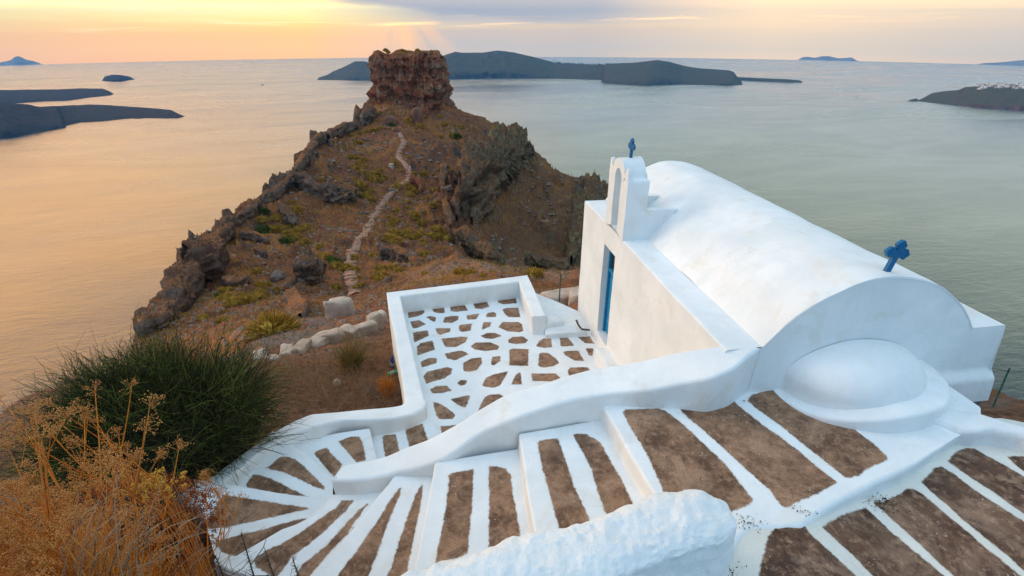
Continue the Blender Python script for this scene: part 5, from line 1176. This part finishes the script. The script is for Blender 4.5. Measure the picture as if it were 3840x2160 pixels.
adopt(root, o1, o2, o3); tag(root, 'purplish brown dry heather bush with rust red flower heads beside the steps', 'bush')
# bare pale stalks leaning across the bottom
b = MB(); rg = random.Random(5)
for k in range(46):
    q = at_r(D(rg.uniform(150, 560), rg.uniform(1380, 1500)), rg.uniform(1.95, 2.35)); q[2] = max(q[2], -4.4); a = rg.uniform(.2, 1.2)
    e = q+np.array([math.sin(a)*.35*rg.uniform(.4, 1.2), .10, math.cos(a)*.45*rg.uniform(.5, 1.1)]); m_ = (q+e)/2+np.array([0, 0, .04]); b.tube([q-np.array([.05, 0, .25]), q, m_, e], [.002, .002, .0016, .0008], 3)
tag(b.build('dry_stalks', M_STRAW), kind='stuff')
# yellow everlasting
q = at_r(D(385,1215), 3.35); g_ = ground(q[0], q[1]); root = empty('yellow_flower', g_)
hp = q+RNG.normal(size=(46, 3))*np.array([.075, .05, .03]); hs = (hp[:, None]+RNG.normal(size=(46, 16, 3))*.008).reshape(-1, 3)
V_, F_ = blobsm(hs, .006); o1 = tag(mk('flower_heads', V_, tri(F_), M_YEL), kind='stuff'); V_, F_ = stems(np.repeat(g_[None], 46, 0)+RNG.normal(size=(46, 3))*.03, hp, .003, .0015, .05, 3); o2 = mk('stems', V_, F_, M_FENN)
adopt(root, o1, o2); tag(root, 'bright yellow fluffy flower clump in front of the dark broom bush', 'flowers')
# thorny twigs at the bottom edge
def thistle(x, y, r_, h_, seed, lab):
    rg = np.random.default_rng(seed); q = at_r(D(x, y), r_); q = np.array([q[0], q[1], q[2]]); b = MB(); t_ = np.linspace(0, 1, 8)[:, None]; l_ = rg.normal(size=2)*.10
    P_ = q-np.array([0,0,.5])+np.concatenate([l_[None]*t_*h_, t_*(h_+.5)], 1); b.tube(P_, np.linspace(.006, .002, 8), 4)
    for k in range(90):
        f = rg.uniform(.3, 1)*7; i = min(6, int(f)); c = P_[i]*(1-(f-i))+P_[i+1]*(f-i); v = rg.normal(size=3); v[2] = abs(v[2])*.6; v /= np.linalg.norm(v); b.tube([c, c+v*rg.uniform(.012, .03)], [.0014, .0004], 3)
    for k in range(3):
        a = rg.uniform(0, 6.28); c = P_[3+k]; b.tube([c, c+np.array([math.cos(a)*.10, math.sin(a)*.06, .06]), c+np.array([math.cos(a)*.16, math.sin(a)*.09, .14])], [.003, .002, .001], 3)
    o = b.build('dry_thistle', M_TWIG); tag(o, lab, 'dry plant', 'thorny twigs at the foot of the steps')
thistle(630,1449,2.05,.28,1,'thorny brown twig standing upright in front of the lowest left step'); thistle(690,1449,2.1,.22,2,'thorny brown twig leaning over the second step panel'); thistle(560,1440,2.2,.2,3,'shortest thorny twig beside the outer kerb corner'); thistle(755,1449,2.0,.15,4,'small thorny twig at the bottom edge right of the others')
# yellow-green spiky broom by the terrace
def spiky(q, h_, n_, mat, name, lab, cat):
    root = empty(name, q); d = dome_dirs(n_, lowz=.35); p0 = q+RNG.normal(size=d.shape)*.05; p1 = q+d*np.array([.55, .55, 1.0])*h_*RNG.uniform(.5, 1.05, len(d))[:, None]
    V_, F_ = stems(p0, p1, .0045, .0015, .07, 4); o = mk('shoots', V_, F_, mat); adopt(root, o); tag(root, lab, cat)
M_SPK = leafmat('yellow_green_shoots', [(.16,.12,.02), (.24,.15,.03), (.11,.12,.025), (.30,.14,.035)])
spiky(hit(D(888,935), 5, 14), 1.0, 330, M_SPK, 'broom_shrub', 'yellow green upright spiky shrub just left of the terrace', 'shrub')
spiky(hit(D(975,990), 5, 14), .45, 260, M_FENN, 'dry_shrub', 'orange brown dry clump at the foot of the terrace wall', 'shrub')
# hillside shrubs
def tuft_mesh(n_, seed):
    rg = np.random.default_rng(seed); d = dome_dirs(n_, rg=rg, lowz=.0); lum = 1+.25*fbm(d, 2.5, 2, seed)[:, None]
    p0 = d*.55*np.array([1, 1, .6])*lum; p1 = d*np.array([1, 1, .62])*lum*rg.uniform(.8, 1.12, len(d))[:, None]+rg.normal(size=d.shape)*.06
    v1, f1 = stems(p0, p1, .035, .018, .08, 1, 3, rg)
    th_ = np.linspace(0, 2*math.pi, 17)[:-1]; G_ = np.array([np.stack([.72*np.cos(u_)*np.cos(th_), .72*np.cos(u_)*np.sin(th_), np.full(16, .46*math.sin(u_)-.05)], 1) for u_ in np.linspace(-.4, 1.5, 7)]); G_ = G_*(1+.25*fbm(G_, 2, 2, seed+3))[..., None]
    return join((v1, f1), (G_.reshape(-1, 3), gridF(7, 16, 0, True)))
protos = []
for k, mt in enumerate((M_TUFT, M_TUFT, M_TUFG)):
    V_, F_ = tuft_mesh(420, 400+k); me_o = mk('hill_shrub', V_, F_, mt); protos.append(me_o)
usedp = set(); rg = random.Random(11)
def place_tuft(q, s, k, lab, grp):
    if k in usedp: o = protos[k].copy(); COL.objects.link(o)
    else: o = protos[k]; usedp.add(k)
    o.location = tuple(q); o.scale = (s*rg.uniform(.85, 1.25), s*rg.uniform(.85, 1.2), s*rg.uniform(1.05, 1.5)); o.rotation_euler = (rg.uniform(-.1, .1), rg.uniform(-.1, .1), rg.uniform(0, 6.28)); tag(o, lab, 'shrub', grp)
clus = [(620,740,70,45,26,'left slope above the grey track'),(700,560,60,40,14,'left slope under the dark crags'),(880,330,70,50,34,'slope left of the rock tower'),(760,590,50,40,14,'left slope beside the path'),(1010,560,45,70,30,'ridge right of the stepped path'),(1070,470,40,60,18,'ridge below the rock tower'),(970,680,40,25,14,'saddle at the foot of the path'),(1110,330,50,30,10,'slope right of the rock tower'),(930,440,60,60,30,'middle slope left of the path'),(860,690,60,40,14,'foot of the left slope'),(1090,600,50,40,16,'dip right of the path'),(940,275,35,20,14,'foot of the rock tower'),(1250,690,120,10,7,'pale mound behind the terrace'),(1040,300,50,20,9,'base of the rock tower'),(560,800,60,25,6,'lower left slope')]
for cx_, cy_, sx_, sy_, n_, wd in clus:
    for _ in range(n_):
        p = (rg.gauss(cx_, sx_*.6), rg.gauss(cy_, sy_*.6)); q = hit(D(*p), 14)
        if q is None or math.hypot(q[0], q[1]) > 150: continue
        r_ = math.hypot(q[0], q[1]); s = rg.uniform(.40, .95)*min(1.2, .35+r_/100)
        place_tuft(q, s, rg.choices((0, 1, 2), (10, 9, 1))[0], 'olive brown dry shrub on the '+wd, 'shrubs on the '+wd)
place_tuft(hit(D(687,838), 12), .85, 0, 'large round yellow green shrub alone at the edge of the grey track', None)
place_tuft(hit(D(985,318), 14)+np.array([0,0,.3]), .9, 2, 'dark green shrub beside the red boulder below the rock tower', None)
place_tuft(hit(D(660,585), 14), 1.3, 2, 'bright green shrub standing alone on the left slope', None)
place_tuft(hit(D(1148,345), 14), 1.4, 2, 'dark green shrub on the slope right of the tower', None)
for k_, (dx_, dy_) in enumerate([(-.75,-.7),(-.4,-.85),(.1,-.8),(.5,-.7),(.8,-.5),(-.1,-.3),(.35,-.2),(-.6,-.2)]):
    place_tuft((cx+dx_*9.5, cy+dy_*8.5, zt+.35+k_*.05), rg.uniform(.5, .8), k_ % 2, 'low dry shrub on the flat top of the rock tower', 'shrubs on top of the rock tower')
# footpath with stone steps up the ridge
pw = [(895,738),(884,712),(880,690),(882,668),(884,650),(893,622),(905,598),(925,570),(945,540),(965,510),(985,484),(1003,470),(1022,458),(1032,444),(1028,428),(1018,412),(1002,398),(1004,384),(1014,368),(1018,356),(1008,342),(1003,335)]
pc = [hit(D(*p), 24) for p in pw]; pc = np.array([p for p in pc if p is not None]); pc = smooth(resample(pc, 150), 3)
tg_ = np.gradient(pc[:, :2], axis=0); tg_ /= np.linalg.norm(tg_, axis=1)[:, None]; sd_ = np.stack([tg_[:, 1], -tg_[:, 0]], 1)
G_ = []
for o_ in np.linspace(-1, 1, 7):
    xy = pc[:, :2]+sd_*(o_*1.0*(.55+.12*np.sin(np.arange(150)*.7)))[:, None]; zz3 = np.array([max(gz(x, y), 0+pz-.6) for (x, y), pz in zip(xy, pc[:, 2])]); G_.append(np.concatenate([xy, zz3[:, None]+.16-.12*abs(o_)], 1))
G_ = np.array(G_); G_[..., 2] += fbm(G_, 2., 3, 207)*.05; b = MB(); b.grid(G_, flip=True)
rg = random.Random(3)
for i in range(2, 148, 2):
    if 42 < i < 66 or 118 < i < 130: continue
    c = pc[i]; t2 = tg_[i]; s2_ = sd_[i]; w_ = rg.uniform(.55, .85); M4 = np.eye(4); M4[:3, 0] = [*s2_, 0]; M4[:3, 1] = [*t2, 0]; M4[:3, 3] = [c[0], c[1], gz(c[0], c[1])+.12]; b.box((-w_, -.30, -.4), (w_*rg.uniform(.8, 1.1), .22, .13+rg.uniform(-.03, .05)), M4)
tag(b.build('footpath', M_STEP), kind='structure')
# rocks: broken masonry near the terrace, boulders and scree
def rock(name, loc, size, mat, seed, lab=None, cat='rock', grp=None, cuts=3, boxy=.0, rot=0.):
    bm = bmesh.new(); bmesh.ops.create_icosphere(bm, subdivisions=cuts, radius=1.0); V_ = np.array([v.co[:] for v in bm.verts])
    if boxy: V_ = V_*(1-boxy)+np.sign(V_)*np.minimum(1, np.abs(V_)*1.7)**.6*boxy*.85
    V_ = V_*(1+.28*fbm(V_+seed*3.1, 1.1, 3, seed))[:, None]+V_*(ridged(V_+seed, 2.5, 3, seed)*.10)[:, None]
    V_ = V_*np.array(size); c_, s_ = math.cos(rot), math.sin(rot); V_[:, :2] = V_[:, :2]@np.array([[c_, s_], [-s_, c_]])
    F_ = [[v.index for v in f.verts] for f in bm.faces]; bm.free(); o = mk(name, V_, F_, mat, flat=(cuts < 3)); o.location = tuple(loc)
    if lab: tag(o, lab, cat, grp)
    return o
mas = [((856,795),(.30,.16,.34),'tall pointed pale slab leaning beside the footpath foot'),((838,858),(.28,.18,.22),'pale block below the pointed slab'),((912,840),(.40,.15,.20),'long pale ledge block near the spiky shrub'),((945,828),(.18,.14,.36),'upright pale block against the terrace wall'),((800,868),(.34,.2,.15),'flat pale block in the middle of the row'),((762,878),(.30,.16,.13),'pale block left of the middle of the row'),((722,888),(.26,.15,.10),'thin pale block near the left end of the row'),((655,900),(.24,.15,.10),'last small pale block at the left end of the row'),((960,815),(.16,.12,.26),'narrow pale block touching the parapet'),((880,848),(.26,.15,.2),'pale block between the ledge and the pointed slab'),((690,905),(.14,.1,.07),'little pale stone on the dry slope below the row')]
for i, (p, s, lab) in enumerate(mas):
    q = hit(D(*p), 7.0, 40); f = math.hypot(q[0], q[1])/11.0; rock('masonry_block', q+np.array([0,0,s[2]*.35*f]), np.array(s)*f, M_STONE, 500+i, lab, 'rock', 'broken pale masonry beside the terrace', 3, .75, .3*i)
for i, (p, s, lab) in enumerate([((1420,768),(.62,.25,.30),'big pale tilted slab between terrace and chapel'),((1372,765),(.34,.25,.13),'flat pale stone behind the terrace parapet'),((1450,758),(.28,.2,.2),'pale stone touching the chapel corner in the gap')]):
    q = hit(D(*p), 9.5, 40); q = q if q is not None else at_r(D(*p), 13.); f = math.hypot(q[0], q[1])/11.5; rock('masonry_block', q+np.array([0,0,.1*f]), np.array(s)*f, M_STONE, 520+i, lab, 'rock', None, 3, .75, .5*i+.3)
rock('white_stone', hit(D(850,970), 6, 14)+np.array([0,0,.05]), (.08,.06,.09), M_STONE, 531, 'small rounded white stone on the dry ground left of the terrace', 'rock')
for i, (p, s, mt, lab) in enumerate([((985,312),(1.6,1.2,1.9),M_RROCK,'rounded reddish boulder on the slope below the rock tower'),((1050,305),(1.6,1.4,3.2),M_RROCK,'tall pale red pinnacle at the foot of the tower'),((833,368),(.5,.5,1.5),M_SROCK,'slim upright stone on the left shoulder'),((1048,455),(1.2,.9,.9),M_RROCK,'red rock beside the steps on the ridge'),((985,420),(.7,.5,.9),M_STONE,'pale ruined wall stub left of the upper path'),((985,480),(.8,.6,.5),M_SROCK,'grey rock at a bend of the path'),((1130,475),(1.3,.8,.7),M_SROCK,'grey boulder on the right slope above the cliffs'),((700,700),(1.2,.8,.8),M_SROCK,'dark rock among shrubs on the left slope')]):
    q = hit(D(*p), 14)
    if q is None: continue
    rock('boulder', q, s, mt, 540+i, lab, 'rock', None, 4, .35, i*.7)
# scree: thousands of small stones, one mesh
def scree(name, pts, smin, smax, mat, seed):
    rg = np.random.default_rng(seed); base = np.array([[1,0,0],[0,1,0],[-1,0,0],[0,-1,0],[0,0,1],[0,0,-1]], float); n_ = len(pts); P_ = np.array(pts); s = rg.uniform(smin, smax, n_)**1.0*np.clip(np.linalg.norm(P_[:, :2], axis=1)/60, .12, 2.0)
    V_ = P_[:, None]+base[None]*s[:, None, None]*rg.uniform(.5, 1.3, (n_, 6, 1))*np.array([1, 1, .7]); f = np.array([[0,1,4],[1,2,4],[2,3,4],[3,0,4],[1,0,5],[2,1,5],[3,2,5],[0,3,5]])
    o = mk(name, V_.reshape(-1, 3), (f[None]+(np.arange(n_)*6)[:, None, None]).reshape(-1, 3), mat, flat=True); return o
def sample_hill(n_, seed, rmin, rmax):
    rg = np.random.default_rng(seed); u_ = rg.uniform(0, 1, n_); r_ = rmin*(rmax/rmin)**u_; t_ = np.radians(rg.uniform(-45, 14, n_)); e_ = np.interp(t_, edge[:, 0], edge[:, 1]); k = r_ < e_*1.0; t_, r_ = t_[k], r_[k]
    cl_n = fbm(np.stack([np.sin(t_)*r_, np.cos(t_)*r_, r_*0], 1), .13, 3, seed); k = cl_n > rg.uniform(-.5, .3, len(t_)); t_, r_ = t_[k], r_[k]
    x, y = np.sin(t_)*r_, np.cos(t_)*r_; zz5 = np.array([gz(a, c) for a, c in zip(x, y)]); k = ~((x > -3.2) & (x < 7) & (y < 12)); return np.stack([x, y, zz5], 1)[k]
M_SCR = leafmat('scree_stones', [(.10,.065,.05), (.19,.125,.09), (.30,.225,.175), (.13,.08,.055)])
tag(scree('scree', sample_hill(16000, 601, 26, 155), .08, .36, M_SCR, 611), kind='stuff')
tag(scree('gravel', sample_hill(5000, 602, 4, 26), .08, .5, M_SCR, 612), kind='stuff')
# low brown scrub between the shrubs
tp_ = sample_hill(15000, 603, 24, 150); d = RNG.normal(size=tp_.shape)*.35+np.array([0,0,1.]); sc3 = np.linalg.norm(tp_[:, :2], axis=1)[:, None]/100
V_, F_ = stems(tp_-np.array([0,0,.1]), tp_+d*sc3*.55, np.linalg.norm(tp_[:, :2], axis=1)*.0011, np.linalg.norm(tp_[:, :2], axis=1)*.0004, .1, 1); tag(mk('hill_scrub', V_, F_, M_TUFT), kind='stuff')
# litter by the terrace wall
M_BLUEB = plain('blue_glass', (.01,.06,.30), (.02,.09,.38), 5, .2); M_GRNB = plain('green_plastic', (.02,.42,.10), (.03,.5,.14), 5, .3); M_LBL = plain('white_label', (.6,.6,.6), (.7,.7,.7), 5)
def bottle(q, mat, rot, s, lab):
    pr = [(0,0),(.032,0),(.035,.01),(.035,.14),(.03,.17),(.014,.20),(.013,.235),(.016,.237),(.016,.25),(0,.25)]
    an = np.linspace(0, 2*math.pi, 17)[:-1]; G_ = np.array([[(r_*math.cos(a), r_*math.sin(a), z_) for a in an] for r_, z_ in pr]); root = empty('bottle', q, 0); b = MB(); b.grid(G_, closed=True); b.build('glass', mat, root)
    G_ = np.array([[(.0356*math.cos(a), .0356*math.sin(a), z_) for a in an] for z_ in (.05, .11)]); b = MB(); b.grid(G_, closed=True); b.build('label_band', M_LBL, root)
    root.rotation_euler = rot; root.scale = (s, s, s); tag(root, lab, 'bottle')
bottle(hit(D(987,925), 5, 12)+np.array([0,0,.02]), M_BLUEB, (.15, .1, .3), 1.15, 'small blue glass bottle standing against the outside of the terrace wall')
bottle(hit(D(976,947), 5, 12)+np.array([0,0,.05]), M_GRNB, (1.45, .2, 1.9), 1.1, 'green plastic bottle lying on dry ground by the terrace wall')
# dead leaves and peeled patches on the landing
b = MB(); rg = random.Random(8)
for (x, y), n_, sp_ in [((870,50),60,.05),((930,80),26,.03),((1010,135),34,.03),((1080,180),14,.02),((1380,308),10,.02),((500,1050),60,.06),((900,965),24,.04),((330,1390),90,.06),((260,1420),50,.05),((1060,1062),20,.02),((1500,900),120,.07),((1570,890),60,.06),((1900,770),30,.04),((460,130),6,.01)]:
    onR = x > 1000 and y > 800; c = at_z(T9(x, y), (ZR if onR else ZL)+.012)
    for _ in range(n_):
        p = c+np.array([rg.gauss(0, sp_), rg.gauss(0, sp_*.7), rg.uniform(-.002, .006)]); a = rg.uniform(0, 6.28); l_ = rg.uniform(.003, .011); e = np.array([math.cos(a)*l_, math.sin(a)*l_, rg.uniform(-.002, .006)]); f = np.array([-math.sin(a)*l_*.5, math.cos(a)*l_*.5, rg.uniform(-.002, .005)])
        b.poly([p-e, p-f*.9, p+e, p+f], [(0,1,2,3)])
tag(b.build('dead_leaves', M_TWIG), kind='stuff')
